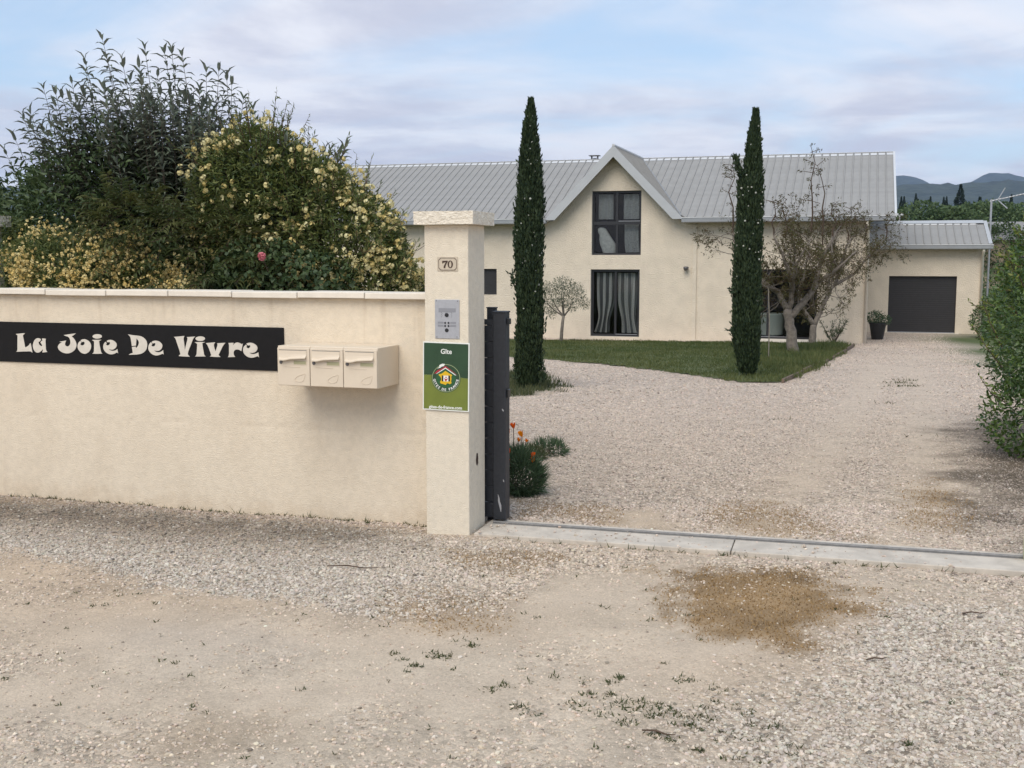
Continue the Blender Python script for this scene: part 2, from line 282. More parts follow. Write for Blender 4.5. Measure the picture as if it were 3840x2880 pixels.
LETTERS = [[[-3.6709,1.2232],[-3.6218,1.2278],[-3.5847,1.2309],[-3.5934,1.223],[-3.605,1.2128],[-3.6026,1.1966],[-3.5966,1.1678],[-3.5901,1.1264],[-3.587,1.1237],[-3.5631,1.1352],[-3.5527,1.1435],[-3.5409,1.1574],[-3.5367,1.1548],[-3.5317,1.126],[-3.5252,1.0864],[-3.5327,1.0898],[-3.5412,1.0959],[-3.6031,1.0931],[-3.6744,1.0889],[-3.6616,1.0983],[-3.6591,1.141],[-3.6537,1.2136],[-3.6602,1.2162]],[[-3.4417,1.1875],[-3.4522,1.1936],[-3.4652,1.196],[-3.4806,1.1948],[-3.4988,1.1827],[-3.5109,1.1644],[-3.5188,1.1407],[-3.5157,1.1174],[-3.5058,1.0996],[-3.491,1.0891],[-3.4735,1.0874],[-3.4557,1.0927],[-3.4397,1.1048],[-3.4272,1.1142],[-3.4287,1.1069],[-3.4351,1.0897],[-3.3901,1.0944],[-3.3993,1.105],[-3.4013,1.1292],[-3.4015,1.1831],[-3.3957,1.1913],[-3.4042,1.1938],[-3.4303,1.195],[-3.4317,1.1896],[-3.4262,1.1717],[-3.4345,1.1787],[-3.4426,1.1713],[-3.4473,1.164],[-3.4413,1.1552],[-3.4331,1.1446],[-3.4346,1.1374],[-3.4466,1.138],[-3.4582,1.1458],[-3.4642,1.1565],[-3.4646,1.169],[-3.4534,1.172],[-3.4465,1.1784]],[[-3.2366,1.2237],[-3.1776,1.2327],[-3.1265,1.2393],[-3.1459,1.2256],[-3.1652,1.2152],[-3.1472,1.2012],[-3.1322,1.1815],[-3.1253,1.1595],[-3.1261,1.1439],[-3.1379,1.1214],[-3.1574,1.1053],[-3.1849,1.0923],[-3.2147,1.0882],[-3.2441,1.0919],[-3.2705,1.1024],[-3.2872,1.1176],[-3.2931,1.1331],[-3.2884,1.1467],[-3.2755,1.1593],[-3.2589,1.1675],[-3.2521,1.1687],[-3.2775,1.1733],[-3.2557,1.1776],[-3.215,1.1841],[-3.2238,1.1705],[-3.2273,1.1548],[-3.2224,1.1449],[-3.2079,1.1397],[-3.1929,1.1445],[-3.183,1.1559],[-3.1782,1.1693],[-3.1799,1.1893],[-3.1871,1.2047],[-3.2001,1.2134],[-3.2186,1.2174]],[[-3.0864,1.1903],[-3.0621,1.1986],[-3.0384,1.1958],[-3.0151,1.1842],[-3.0001,1.1669],[-2.9958,1.1471],[-3.0022,1.1248],[-3.019,1.1044],[-3.0408,1.0927],[-3.0596,1.0896],[-3.0832,1.095],[-3.1037,1.1111],[-3.1161,1.1308],[-3.1164,1.1508],[-3.1088,1.1687],[-3.0907,1.1847],[-3.082,1.1716],[-3.0933,1.1602],[-3.083,1.1516],[-3.0671,1.152],[-3.0547,1.1611],[-3.0527,1.1745],[-3.0604,1.1798],[-3.0685,1.1774],[-3.0792,1.175]],[[-2.9882,1.1936],[-2.9486,1.1956],[-2.9039,1.1966],[-2.9254,1.1862],[-2.9237,1.1664],[-2.9175,1.1313],[-2.911,1.1028],[-2.9008,1.0953],[-2.9536,1.0924],[-2.9905,1.093],[-2.9755,1.1022],[-2.9711,1.1388],[-2.9689,1.183],[-2.9792,1.1883]],[[-2.8993,1.2214],[-2.9015,1.2162],[-2.9075,1.2115],[-2.9167,1.2077],[-2.9282,1.2051],[-2.9408,1.204],[-2.9534,1.2045],[-2.9647,1.2066],[-2.9735,1.2101],[-2.9791,1.2146],[-2.9809,1.2196],[-2.9786,1.2248],[-2.9726,1.2295],[-2.9634,1.2334],[-2.9519,1.236],[-2.9392,1.2371],[-2.9266,1.2365],[-2.9154,1.2344],[-2.9066,1.2309],[-2.901,1.2265]],[[-2.8597,1.1888],[-2.8463,1.1957],[-2.8227,1.1985],[-2.797,1.1914],[-2.7794,1.1786],[-2.7723,1.1634],[-2.7783,1.1457],[-2.7945,1.1322],[-2.8157,1.125],[-2.8442,1.1298],[-2.8366,1.1234],[-2.8212,1.1183],[-2.8003,1.1188],[-2.7819,1.1237],[-2.7698,1.1328],[-2.7679,1.1175],[-2.7647,1.1011],[-2.7761,1.1074],[-2.7988,1.0958],[-2.8277,1.0913],[-2.8536,1.0966],[-2.8765,1.1103],[-2.8888,1.1276],[-2.8918,1.1474],[-2.8856,1.1673],[-2.8704,1.1831],[-2.8629,1.1767],[-2.8606,1.1701],[-2.8661,1.1634],[-2.8612,1.1569],[-2.8481,1.1572],[-2.8347,1.1641],[-2.8303,1.1752],[-2.8365,1.1828],[-2.8445,1.1793],[-2.8536,1.1802]],[[-2.6748,1.2409],[-2.6297,1.2355],[-2.5839,1.233],[-2.5547,1.2267],[-2.5324,1.2133],[-2.5184,1.197],[-2.5127,1.1763],[-2.5144,1.1554],[-2.5227,1.1343],[-2.538,1.1186],[-2.5581,1.1069],[-2.5814,1.1],[-2.6144,1.0957],[-2.6755,1.0927],[-2.6586,1.1015],[-2.6386,1.1076],[-2.6402,1.1272],[-2.6442,1.1494],[-2.6284,1.1526],[-2.6102,1.1544],[-2.6114,1.1474],[-2.6082,1.1433],[-2.5954,1.1548],[-2.5866,1.1689],[-2.5826,1.1857],[-2.5886,1.1995],[-2.6011,1.2132],[-2.6042,1.1992],[-2.6083,1.1615],[-2.6248,1.159],[-2.6439,1.1564],[-2.6469,1.1815],[-2.6526,1.2204],[-2.6612,1.23]],[[-2.4739,1.191],[-2.4631,1.1975],[-2.4402,1.2015],[-2.4177,1.1979],[-2.3987,1.1872],[-2.3863,1.1723],[-2.387,1.1557],[-2.3973,1.1402],[-2.4156,1.1287],[-2.4351,1.1268],[-2.4593,1.1303],[-2.4466,1.1223],[-2.429,1.1179],[-2.4095,1.1191],[-2.3931,1.1251],[-2.3814,1.1351],[-2.3796,1.1185],[-2.3778,1.1033],[-2.3873,1.1086],[-2.4103,1.099],[-2.4397,1.0934],[-2.4639,1.0976],[-2.4862,1.1102],[-2.5017,1.1293],[-2.5057,1.1486],[-2.4983,1.171],[-2.4829,1.1881],[-2.4726,1.1827],[-2.4705,1.1745],[-2.4782,1.1646],[-2.4712,1.1585],[-2.4565,1.1596],[-2.4465,1.1667],[-2.4428,1.1779],[-2.449,1.1847],[-2.4556,1.1818],[-2.4638,1.1795],[-2.4701,1.1842]],[[-2.2883,1.231],[-2.199,1.2398],[-2.2083,1.2222],[-2.2042,1.1923],[-2.1992,1.1384],[-2.1872,1.1807],[-2.1736,1.22],[-2.1801,1.2318],[-2.1106,1.2378],[-2.1285,1.2225],[-2.1473,1.1817],[-2.1698,1.1361],[-2.1776,1.1104],[-2.171,1.1015],[-2.1609,1.0928],[-2.2096,1.093],[-2.2515,1.0948],[-2.2477,1.1025],[-2.237,1.1073],[-2.2447,1.1372],[-2.2589,1.176],[-2.2747,1.2208]],[[-2.1173,1.1973],[-2.074,1.1998],[-2.031,1.1999],[-2.0554,1.1913],[-2.0513,1.16],[-2.0455,1.1273],[-2.0428,1.1079],[-2.0311,1.0984],[-2.0776,1.0965],[-2.1192,1.096],[-2.1049,1.1063],[-2.1002,1.1439],[-2.0969,1.1858]],[[-2.0315,1.224],[-2.0336,1.2189],[-2.0393,1.2142],[-2.048,1.2104],[-2.0589,1.2078],[-2.071,1.2068],[-2.083,1.2073],[-2.0938,1.2094],[-2.1023,1.2128],[-2.1077,1.2173],[-2.1095,1.2223],[-2.1074,1.2274],[-2.1016,1.2322],[-2.0929,1.236],[-2.0819,1.2385],[-2.0699,1.2396],[-2.0579,1.2391],[-2.0471,1.237],[-2.0386,1.2335],[-2.0333,1.2291]],[[-2.0261,1.1929],[-1.9488,1.2003],[-1.9612,1.1861],[-1.9586,1.1623],[-1.9492,1.1358],[-1.9381,1.1628],[-1.9306,1.1838],[-1.9353,1.1941],[-1.8672,1.1987],[-1.8847,1.1819],[-1.9081,1.1428],[-1.9261,1.1111],[-1.9112,1.0975],[-1.9539,1.0969],[-1.9967,1.0987],[-1.9844,1.108],[-1.9969,1.1435],[-2.0128,1.1789]],[[-1.8435,1.1983],[-1.8011,1.2002],[-1.8085,1.1808],[-1.7911,1.199],[-1.7707,1.2039],[-1.754,1.1998],[-1.7374,1.1914],[-1.7289,1.1975],[-1.7328,1.1767],[-1.7423,1.1426],[-1.7555,1.1511],[-1.7756,1.155],[-1.796,1.1486],[-1.805,1.1306],[-1.8006,1.11],[-1.7924,1.1013],[-1.85,1.0982],[-1.841,1.1148],[-1.8399,1.1504],[-1.8388,1.186]],[[-1.7004,1.1967],[-1.6835,1.2029],[-1.6601,1.2044],[-1.6337,1.1953],[-1.6158,1.1796],[-1.613,1.162],[-1.6251,1.1441],[-1.6454,1.1333],[-1.6788,1.1339],[-1.6623,1.1255],[-1.6423,1.126],[-1.6222,1.1309],[-1.607,1.1387],[-1.6058,1.1211],[-1.603,1.1035],[-1.6144,1.112],[-1.6396,1.1025],[-1.6665,1.0982],[-1.6964,1.1054],[-1.7193,1.124],[-1.7288,1.1444],[-1.7246,1.171],[-1.7056,1.1892],[-1.6958,1.1835],[-1.7011,1.1716],[-1.6913,1.1645],[-1.6779,1.1663],[-1.6692,1.1783],[-1.6723,1.187],[-1.684,1.1838],[-1.694,1.188]]]
T_a = [[-3.043,5.544],[-1.786,5.262],[-0.662,5.131],[0.222,5.62],[0.921,6.398],[1.475,7.164],[2.071,8.395],[3.396,11.849],[5.347,17.252],[7.709,23.684]]
T_b = [[-2.494,4.509],[-1.348,4.509],[-0.202,4.509],[0.822,4.945],[1.705,5.858],[2.364,6.706],[3.118,8.395],[4.374,11.849],[6.849,18.972],[9.621,27.032]]
P0 = [-0.2766,7.2128,0.0]
H0 = [2.4871,36.0,0.0]
PA = R(18.2); HA = R(17.0)
WR = np.array([math.cos(PA), -math.sin(PA), 0]); WN = np.array([math.sin(PA), math.cos(PA), 0])
HR = np.array([math.cos(HA), -math.sin(HA), 0]); HN = np.array([math.sin(HA), math.cos(HA), 0])
P0 = np.array(P0); H0 = np.array(H0)
def W_(u, v, z=0.): return tuple(P0 + WR*u + WN*v + np.array([0, 0, z]))
def H_(u, v, z=0.): return tuple(H0 + HR*u + HN*v + np.array([0, 0, z]))
def gz(y): return -np.clip((np.asarray(y, float) - 7.6) * .0285, 0, .78)
def wroot(name, u, v, z=0.): return empty(name, W_(u, v, z), -PA)

# ---------------------------------------------------------------- numeric noise and outlines
_nr = np.random.default_rng(11); _lat = _nr.random((257, 257))
def vnoise(x, y):
    xi = np.floor(x).astype(int); yi = np.floor(y).astype(int); fx = x - xi; fy = y - yi
    fx = fx*fx*(3-2*fx); fy = fy*fy*(3-2*fy); a = xi % 256; b = yi % 256
    return (_lat[a, b]*(1-fx)+_lat[a+1, b]*fx)*(1-fy) + (_lat[a, b+1]*(1-fx)+_lat[a+1, b+1]*fx)*fy
def fbm(x, y, o=4):
    s = 0; a = .5; t = 0
    for i in range(o): s = s + a*vnoise(x*2**i + 17.3*i, y*2**i + 5.1*i); t += a; a *= .5
    return s / t
def sdist(px, py, poly):
    """signed distance to an outline, positive inside"""
    p = np.array(poly); q = np.roll(p, -1, 0); d = np.full(px.shape, 1e9); ins = np.zeros(px.shape, bool)
    for (ax, ay), (bx, by) in zip(p, q):
        ex, ey = bx-ax, by-ay; t = np.clip(((px-ax)*ex+(py-ay)*ey)/(ex*ex+ey*ey+1e-12), 0, 1)
        d = np.minimum(d, np.hypot(px-ax-t*ex, py-ay-t*ey))
        c = (ay > py) != (by > py)
        ins ^= c & (px < (bx-ax)*(py-ay)/(by-ay+1e-12)+ax)
    return np.where(ins, d, -d)
def soft(px, py, poly, wdt, namp=.12, nscale=3.): 
    return np.clip(.5 + (sdist(px, py, poly) + (fbm(px*nscale, py*nscale)-.5)*2*namp + (fbm(px*17+3, py*17)-.5)*1.5*min(namp, .2)) / (2*wdt), 0, 1)
def ldist(px, py, pl):
    d = np.full(px.shape, 1e9)
    for (ax, ay), (bx, by) in zip(pl, pl[1:]):
        ex, ey = bx-ax, by-ay; t = np.clip(((px-ax)*ex+(py-ay)*ey)/(ex*ex+ey*ey+1e-12), 0, 1); d = np.minimum(d, np.hypot(px-ax-t*ex, py-ay-t*ey))
    return d
LAWN = [H_(-11, -.75)[:2], H_(6.7, -.75)[:2], (9.2, 33.0), (9.55, 32.0), (8.1, 28.0), (6.447, 23.68), (4.596, 19.16), (3.888, 19.16), (3.369, 20.84), (2.689, 22.3), (1.907, 23.98), (.776, 25.59), (-.175, 26.66), (-2.2, 27.2), (-9, 29.5)]

def zones(X, Y):
    """what lies on the ground at a point: colour of the fines, how much gravel, its size and colour"""
    n = fbm(X*1.1, Y*1.1); n2 = fbm(X*5+9, Y*5+3); n3 = fbm(X*.45+40, Y*.45+7)
    sand = np.stack([.55+0*X, .43+0*X, .31+0*X], -1) * (0.80 + .40*n2)[..., None]
    sand = sand * (1 - .16*np.clip((n3-.5)*4, -1, 1)[..., None] * np.array([.4, .7, 1.]))
    base = np.array([.38, .315, .25]) * (0.75+.5*n2)[..., None]
    inside = np.clip((Y - (6.95 - .329*(X-.2)) ) * 6, 0, 1)                     # beyond the gate line
    g = np.clip(.27 + (n-.5)*.9, 0.12, .6) * (1-inside)                        # stray stones on the packed sand
    band = soft(X, Y, G_gravel_band, .12, .15); rg = soft(X, Y, G_gravel_right, .28, .3, 1.6)
    oth = np.maximum.reduce([soft(X, Y, p, .16, .2) for p in (G_gravel_left, G_gravel_mid, G_gravel_low)])
    g = np.maximum.reduce([g, band*.85, rg*(.45+.55*np.clip(n*1.6-.2, 0, 1)), oth*.6, inside*.92*np.clip(.65+n*.6, 0, 1)])
    g = g * (1 - .9*soft(X, Y, G_sand_in, .15))
    wob = (fbm(X*1.7+3, Y*1.7)-.5)
    trk_ = np.maximum(np.exp(-((ldist(X, Y, T_a)+wob*.25)/(.16+.012*Y))**2), np.exp(-((ldist(X, Y, T_b)+wob*.25)/(.16+.012*Y))**2))*np.clip(.35+n2*1.1, 0, 1)   # wheel tracks: stones pressed in and pushed aside
    g = g*(1-.72*trk_)
    col = sand*(1-g[..., None]*.75) + base*g[..., None]*.75
    inn = np.array([.49, .40, .325])*(0.8+.4*n2)[..., None]; far = np.clip((Y-9)/6, 0, 1)*inside
    col = col*(1-far[..., None]) + inn*far[..., None]
    moss = np.maximum.reduce([soft(X, Y, G_moss, .11, .27)] + [soft(X, Y, p, .15, .30)*.58 for p in (G_moss_b, G_moss_c, G_moss_d, G_moss_e, G_moss_f)])
    br = np.array([.29, .19, .098])*(0.5+1.0*n2)[..., None]
    col = col*(1-moss[..., None]*.95) + br*moss[..., None]*.95
    earth = np.clip(1.25*soft(X, Y, G_moss_g, .35, .5), 0, 1); de = np.array([.13, .10, .07])*(0.7+.6*n2)[..., None]
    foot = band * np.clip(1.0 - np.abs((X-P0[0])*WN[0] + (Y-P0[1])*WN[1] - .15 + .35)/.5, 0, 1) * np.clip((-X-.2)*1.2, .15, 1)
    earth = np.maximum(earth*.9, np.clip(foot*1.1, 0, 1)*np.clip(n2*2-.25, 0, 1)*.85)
    col = col*(1-earth[..., None]) + de*earth[..., None]
    tw_ = (trk_*.55*(1-moss)*(1-earth))[..., None]; col = col*(1-tw_) + np.array([.58, .465, .35])*tw_
    st = soft(X, Y, G_stain, .15, .2)*.45; col = col*(1-st[..., None]*np.array([.35, .42, .5]))
    pl = soft(X, Y, G_pale, .2, .3)*.25; col = col*(1-pl[..., None]) + np.array([.53, .46, .39])*pl[..., None]
    g = g*(1-.75*np.clip(moss, 0, 1))*(1-.35*earth)
    grey = np.clip(band*np.clip((-X+.2)*.8, 0, 1)*.8 + .7*rg, 0, 1)
    grass = soft(X, Y, G_patch_grass, .2, .35)
    col = col*(1-.8*grass[..., None]) + np.array([.085, .10, .045])*.8*grass[..., None]; g = g*(1-grass)
    out_ = np.clip((np.hypot(X-4, Y-18)-34)/14, 0, 1)                              # fields around the plot
    beyond = np.maximum(out_, np.maximum(np.clip((X-6.2-.30*(Y-12))*1.5, 0, 1)*np.clip((Y-11)*.7, 0, 1), np.clip(((X-P0[0])*WN[0]+(Y-P0[1])*WN[1]-.5)*2, 0, 1)*np.clip((-X-1.2)*1.5, 0, 1)))
    fld = np.array([.10, .125, .05])*(0.7+.6*n)[..., None]
    col = col*(1-beyond[..., None]) + fld*beyond[..., None]; g = g*(1-beyond)
    return col, g, grey, inside, moss, earth

# ---------------------------------------------------------------- ground
def axis(dense0, dense1, step_fn, lo, hi):
    a = [dense0]
    while a[-1] < dense1: a.append(a[-1] + step_fn(a[-1]))
    s = step_fn(dense1)
    while a[-1] < hi: s *= 1.35; a.append(a[-1] + s)
    b = [dense0]; s = step_fn(dense0)
    while b[-1] > lo: s *= 1.35; b.append(b[-1] - s)
    return np.array(b[:0:-1] + a)
gx = axis(-5.5, 6.5, lambda v: .055, -9000, 9000)
gy = axis(2.2, 36, lambda v: .05 if v < 8.6 else .05*(v/8.6)**1.6, -3000, 9000)
GX, GY = np.meshgrid(gx, gy)
col, gdens, grey, inside, moss, earth = zones(GX, GY)
near = np.clip((40-np.hypot(GX, GY-12))/20, 0, 1)
GZ = gz(GY) + near*((fbm(GX*1.4, GY*1.4)-.5)*.035 + (fbm(GX*7, GY*7)-.5)*.012)
pit = np.clip(1-np.abs((GX-P0[0])*WR[0]+(GY-P0[1])*WR[1]-1.6)/2.2, 0, 1)*np.clip(1-np.abs((GX-P0[0])*WN[0]+(GY-P0[1])*WN[1]-.25)/.5, 0, 1)
GZ = GZ - .012*np.clip(pit*4, 0, 1)
co = np.stack([GX.ravel(), GY.ravel(), GZ.ravel()], -1)
ny, nx = GX.shape; ii = np.arange(ny*nx).reshape(ny, nx)
q = np.stack([ii[:-1, :-1], ii[:-1, 1:], ii[1:, 1:], ii[1:, :-1]], -1).reshape(-1, 4)
me = ngon_mesh('ground', co, q.ravel(), np.arange(len(q))*4, np.full(len(q), 4), True)
ca = me.color_attributes.new('soil', 'FLOAT_COLOR', 'POINT'); ca.data.foreach_set('color', np.concatenate([col.reshape(-1, 3), gdens.reshape(-1, 1)], 1).astype(np.float32).ravel())
def ground_mat():
    m = bpy.data.materials.new('ground_soil'); m.use_nodes = True; t = m.node_tree; p = t.nodes['Principled BSDF']; p.inputs['Roughness'].default_value = .95; p.inputs['Specular IOR Level'].default_value = .2
    at = N('ShaderNodeAttribute', t, attribute_name='soil'); cd = N('ShaderNodeTexCoord', t)
    nz = N('ShaderNodeTexNoise', t); nz.inputs['Scale'].default_value = 85; nz.inputs['Detail'].default_value = 5; nz.inputs['Roughness'].default_value = .7; t.links.new(cd.outputs['Object'], nz.inputs['Vector'])
    vo = N('ShaderNodeTexVoronoi', t); vo.inputs['Scale'].default_value = 38; t.links.new(cd.outputs['Object'], vo.inputs['Vector'])
    sp = N('ShaderNodeSeparateColor', t); t.links.new(vo.outputs['Color'], sp.inputs[0])
    f1 = math_('ADD', math_('MULTIPLY', nz.outputs['Fac'], 1.0, tree=t), .5, tree=t)
    f2 = math_('ADD', math_('MULTIPLY', math_('SUBTRACT', sp.outputs[0], .5, tree=t), math_('MULTIPLY', at.outputs['Alpha'], 1.0, tree=t), tree=t), 1.0, tree=t)
    f = math_('MULTIPLY', f1, f2, tree=t)
    mx = N('ShaderNodeVectorMath', t, operation='SCALE'); t.links.new(at.outputs['Color'], mx.inputs[0]); t.links.new(f, mx.inputs['Scale'])
    t.links.new(mx.outputs[0], p.inputs['Base Color'])
    b = N('ShaderNodeBump', t); b.inputs['Strength'].default_value = .7; b.inputs['Distance'].default_value = .012
    t.links.new(math_('ADD', nz.outputs['Fac'], math_('MULTIPLY', math_('MULTIPLY', vo.outputs['Distance'], -1.5, tree=t), at.outputs['Alpha'], tree=t), tree=t), b.inputs['Height']); t.links.new(b.outputs['Normal'], p.inputs['Normal'])
    return m
tag(link('ground', me, ground_mat()), kind='structure')

# ---------------------------------------------------------------- gravel: loose stones, scattered as points with an instanced stone
def gravel_tree(mt):
    ng = bpy.data.node_groups.new('gravel_stones', 'GeometryNodeTree')
    ng.interface.new_socket('Geometry', in_out='INPUT', socket_type='NodeSocketGeometry'); ng.interface.new_socket('Geometry', in_out='OUTPUT', socket_type='NodeSocketGeometry')
    gi = N('NodeGroupInput', ng); go = N('NodeGroupOutput', ng); L = ng.links.new
    jn = N('GeometryNodeJoinGeometry', ng)
    for k in range(4):
        ico = N('GeometryNodeMeshIcoSphere', ng); ico.inputs['Radius'].default_value = 1.0; ico.inputs['Subdivisions'].default_value = 2
        ps = N('GeometryNodeInputPosition', ng); va = N('ShaderNodeVectorMath', ng, operation='ADD'); va.inputs[1].default_value = (7.1*k+1, 3.7*k, 5.3*k); L(ps.outputs[0], va.inputs[0])
        nz = N('ShaderNodeTexNoise', ng); nz.inputs['Scale'].default_value = .9; nz.inputs['Detail'].default_value = 1; L(va.outputs[0], nz.inputs['Vector'])
        sb = N('ShaderNodeVectorMath', ng, operation='SUBTRACT'); L(nz.outputs['Color'], sb.inputs[0]); sb.inputs[1].default_value = (.5, .5, .5)
        ml = N('ShaderNodeVectorMath', ng, operation='SCALE'); L(sb.outputs[0], ml.inputs[0]); ml.inputs['Scale'].default_value = 1.7
        sp_ = N('GeometryNodeSetPosition', ng); L(ico.outputs['Mesh'], sp_.inputs['Geometry']); L(ml.outputs[0], sp_.inputs['Offset'])
        smt = N('GeometryNodeSetMaterial', ng); smt.inputs['Material'].default_value = mt; L(sp_.outputs[0], smt.inputs['Geometry'])
        ti = N('GeometryNodeGeometryToInstance', ng); L(smt.outputs[0], ti.inputs[0]); L(ti.outputs[0], jn.inputs[0])
    io = N('GeometryNodeInstanceOnPoints', ng); L(gi.outputs[0], io.inputs['Points']); L(jn.outputs[0], io.inputs['Instance']); io.inputs['Pick Instance'].default_value = True
    def attr(nm, ty):
        a = N('GeometryNodeInputNamedAttribute', ng, data_type=ty); a.inputs['Name'].default_value = nm; return [s for s in a.outputs if s.enabled and s.name == 'Attribute'][0]
    L(attr('pick', 'INT'), io.inputs['Instance Index'])
    er = N('FunctionNodeEulerToRotation', ng); L(attr('rot', 'FLOAT_VECTOR'), er.inputs[0]); L(er.outputs[0], io.inputs['Rotation']); L(attr('scl', 'FLOAT_VECTOR'), io.inputs['Scale'])
    L(io.outputs[0], go.inputs[0]); return ng
def stone_mat():
    m = bpy.data.materials.new('gravel_stone'); m.use_nodes = True; t = m.node_tree; p = t.nodes['Principled BSDF']; p.inputs['Roughness'].default_value = .85; p.inputs['Specular IOR Level'].default_value = .25
    at = N('ShaderNodeAttribute', t, attribute_name='pcol', attribute_type='INSTANCER'); t.links.new(at.outputs['Color'], p.inputs['Base Color']); return m
GN = gravel_tree(stone_mat())
def zat(X, Y):
    j = np.clip(np.searchsorted(gx, X)-1, 0, nx-2); i = np.clip(np.searchsorted(gy, Y)-1, 0, ny-2)
    fx = (X-gx[j])/(gx[j+1]-gx[j]); fy = (Y-gy[i])/(gy[i+1]-gy[i])
    return (GZ[i, j]*(1-fx)+GZ[i, j+1]*fx)*(1-fy) + (GZ[i+1, j]*(1-fx)+GZ[i+1, j+1]*fx)*fy
rg = np.random.default_rng(5)
def stones(name, y0, y1, per_m2, smin, smax, fin=0, fout=0):
    xm = lambda y: .47*y + 1.0
    n = int(per_m2*(y1-y0)*2*xm(y1)); Y = rg.uniform(y0, y1, n); X = rg.uniform(-xm(y1), xm(y1), n)
    keep = np.abs(X) < xm(Y); v = (X-P0[0])*WN[0]+(Y-P0[1])*WN[1]; u = (X-P0[0])*WR[0]+(Y-P0[1])*WR[1]
    keep &= ~((v > .13) & (u < -.28) & ((v < .45) | (X < -1.2)))
    keep &= ~((v > -.02) & (v < .33) & (u > -.33) & (u < .02))
    hv = (X-H0[0])*HN[0]+(Y-H0[1])*HN[1]; hu = (X-H0[0])*HR[0]+(Y-H0[1])*HR[1]; keep &= (hv < 0) | ((hu > 8.4) & (hv < 6.2))
    if fin: keep &= rg.random(n) < (Y-y0)/fin
    if fout: keep &= rg.random(n) < (y1-Y)/fout
    sl = v - .04*(u-.05); onslab = (u > .0) & (sl > -.01) & (sl < .42)
    keep &= ~onslab | (rg.random(n) < .035)
    X, Y, onslab = X[keep], Y[keep], onslab[keep]
    c, g, gr, ins, ms, ea = zones(X, Y)
    if y0 > 9: lw = soft(X, Y, LAWN, .12, .1); g = g*(1-lw)
    k = rg.random(len(X)) < np.where(onslab, 1, g); X, Y, c, g, gr, ins, ea, onslab = X[k], Y[k], c[k], g[k], gr[k], ins[k], ea[k], onslab[k]; n = len(X)
    s = smin + (smax-smin)*rg.random(n)**2.6; s = s*(.75+.5*np.clip(g, 0, 1)); s = np.where(onslab, s*.8, s)
    scl = np.stack([s*rg.uniform(.8, 1.25, n), s*rg.uniform(.7, 1.1, n), s*rg.uniform(.45, .8, n)], -1)*.5
    Z = zat(X, Y) + scl[:, 2]*rg.uniform(-.45, .55, n) + np.where(onslab, .03, 0)
    me = bpy.data.meshes.new(name); me.vertices.add(n); me.vertices.foreach_set('co', np.stack([X, Y, Z], -1).astype(np.float32).ravel())
    a = me.attributes.new('scl', 'FLOAT_VECTOR', 'POINT'); a.data.foreach_set('vector', scl.astype(np.float32).ravel())
    rot = np.stack([rg.normal(0, .35, n), rg.normal(0, .35, n), rg.uniform(0, 6.28, n)], -1)
    a = me.attributes.new('rot', 'FLOAT_VECTOR', 'POINT'); a.data.foreach_set('vector', rot.astype(np.float32).ravel())
    a = me.attributes.new('pick', 'INT', 'POINT'); a.data.foreach_set('value', rg.integers(0, 4, n).astype(np.int32))
    warm = np.array([.56, .46, .36]); coolc = np.array([.50, .445, .375]); pink = np.array([.53, .435, .36])
    b = warm[None]*(1-gr[:, None]) + coolc[None]*gr[:, None]; b = b*(1-.7*ins[:, None]) + pink*.7*ins[:, None]
    b = b*np.exp(rg.normal(0, .15, n))[:, None]*(1+rg.normal(0, .018, (n, 3))); b *= (1-.45*ea)[:, None]; vw_ = (X-P0[0])*WN[0]+(Y-P0[1])*WN[1]; uw_ = (X-P0[0])*WR[0]+(Y-P0[1])*WR[1]; bd_ = np.clip(1-np.abs(vw_+.45)/.75, 0, 1)*np.clip(-uw_*.6, 0, 1); b *= 1-bd_[:, None]*np.array([.42, .455, .485])     # darker stone in the band along the wall
    dk = rg.random(n) < .06; b[dk] *= .45
    wh = rg.random(n) < .04; b[wh] = b[wh]*.4+np.array([.40, .365, .315])
    pc = np.concatenate([np.clip(b, .02, .8), np.ones((n, 1))], 1)
    a = me.attributes.new('pcol', 'FLOAT_COLOR', 'POINT'); a.data.foreach_set('color', pc.astype(np.float32).ravel())
    me.update(); o = link(name, me); md = o.modifiers.new('stones', 'NODES'); md.node_group = GN
    return o, n
o, n1_ = stones('gravel', 2.9, 8.2, 8200, .005, .021); tag(o, 'loose pale gravel in front of the wall and gate', 'gravel', kind='stuff')
o, n2_ = stones('gravel', 8.2, 18.0, 2600, .007, .019, 0, 6.); tag(o, 'beige gravel on the drive just inside the gate', 'gravel', kind='stuff')
o, n3_ = stones('gravel', 13.0, 39.5, 420, .011, .030, 5.); tag(o, 'beige gravel on the drive before the house', 'gravel', kind='stuff')
print('stones', n1_, n2_, n3_)

# ---------------------------------------------------------------- concrete threshold and gate track
thr = empty('gate_threshold', W_(.05, .003), -PA + .039); tag(thr, kind='structure')
MB().box(-.02, 1.62, 0, .42, -.1, .016).build('threshold_slab', M['concrete'], thr, bevel=.006)
MB().box(1.626, 3.9, 0, .42, -.1, .016).build('threshold_slab', M['concrete'], thr, bevel=.006)
trk = empty('gate_track', W_(.05, .003), -PA + .039); tag(trk, 'grey steel sliding gate track set in the concrete threshold', 'gate track')
MB().box(.02, 3.7, .285, .325, .012, .021).build('base_strip', M['steel'], trk)
MB().tube([(.02, .305, .024), (3.7, .305, .024)], .009, 8).build('rail', M['steel'], trk)
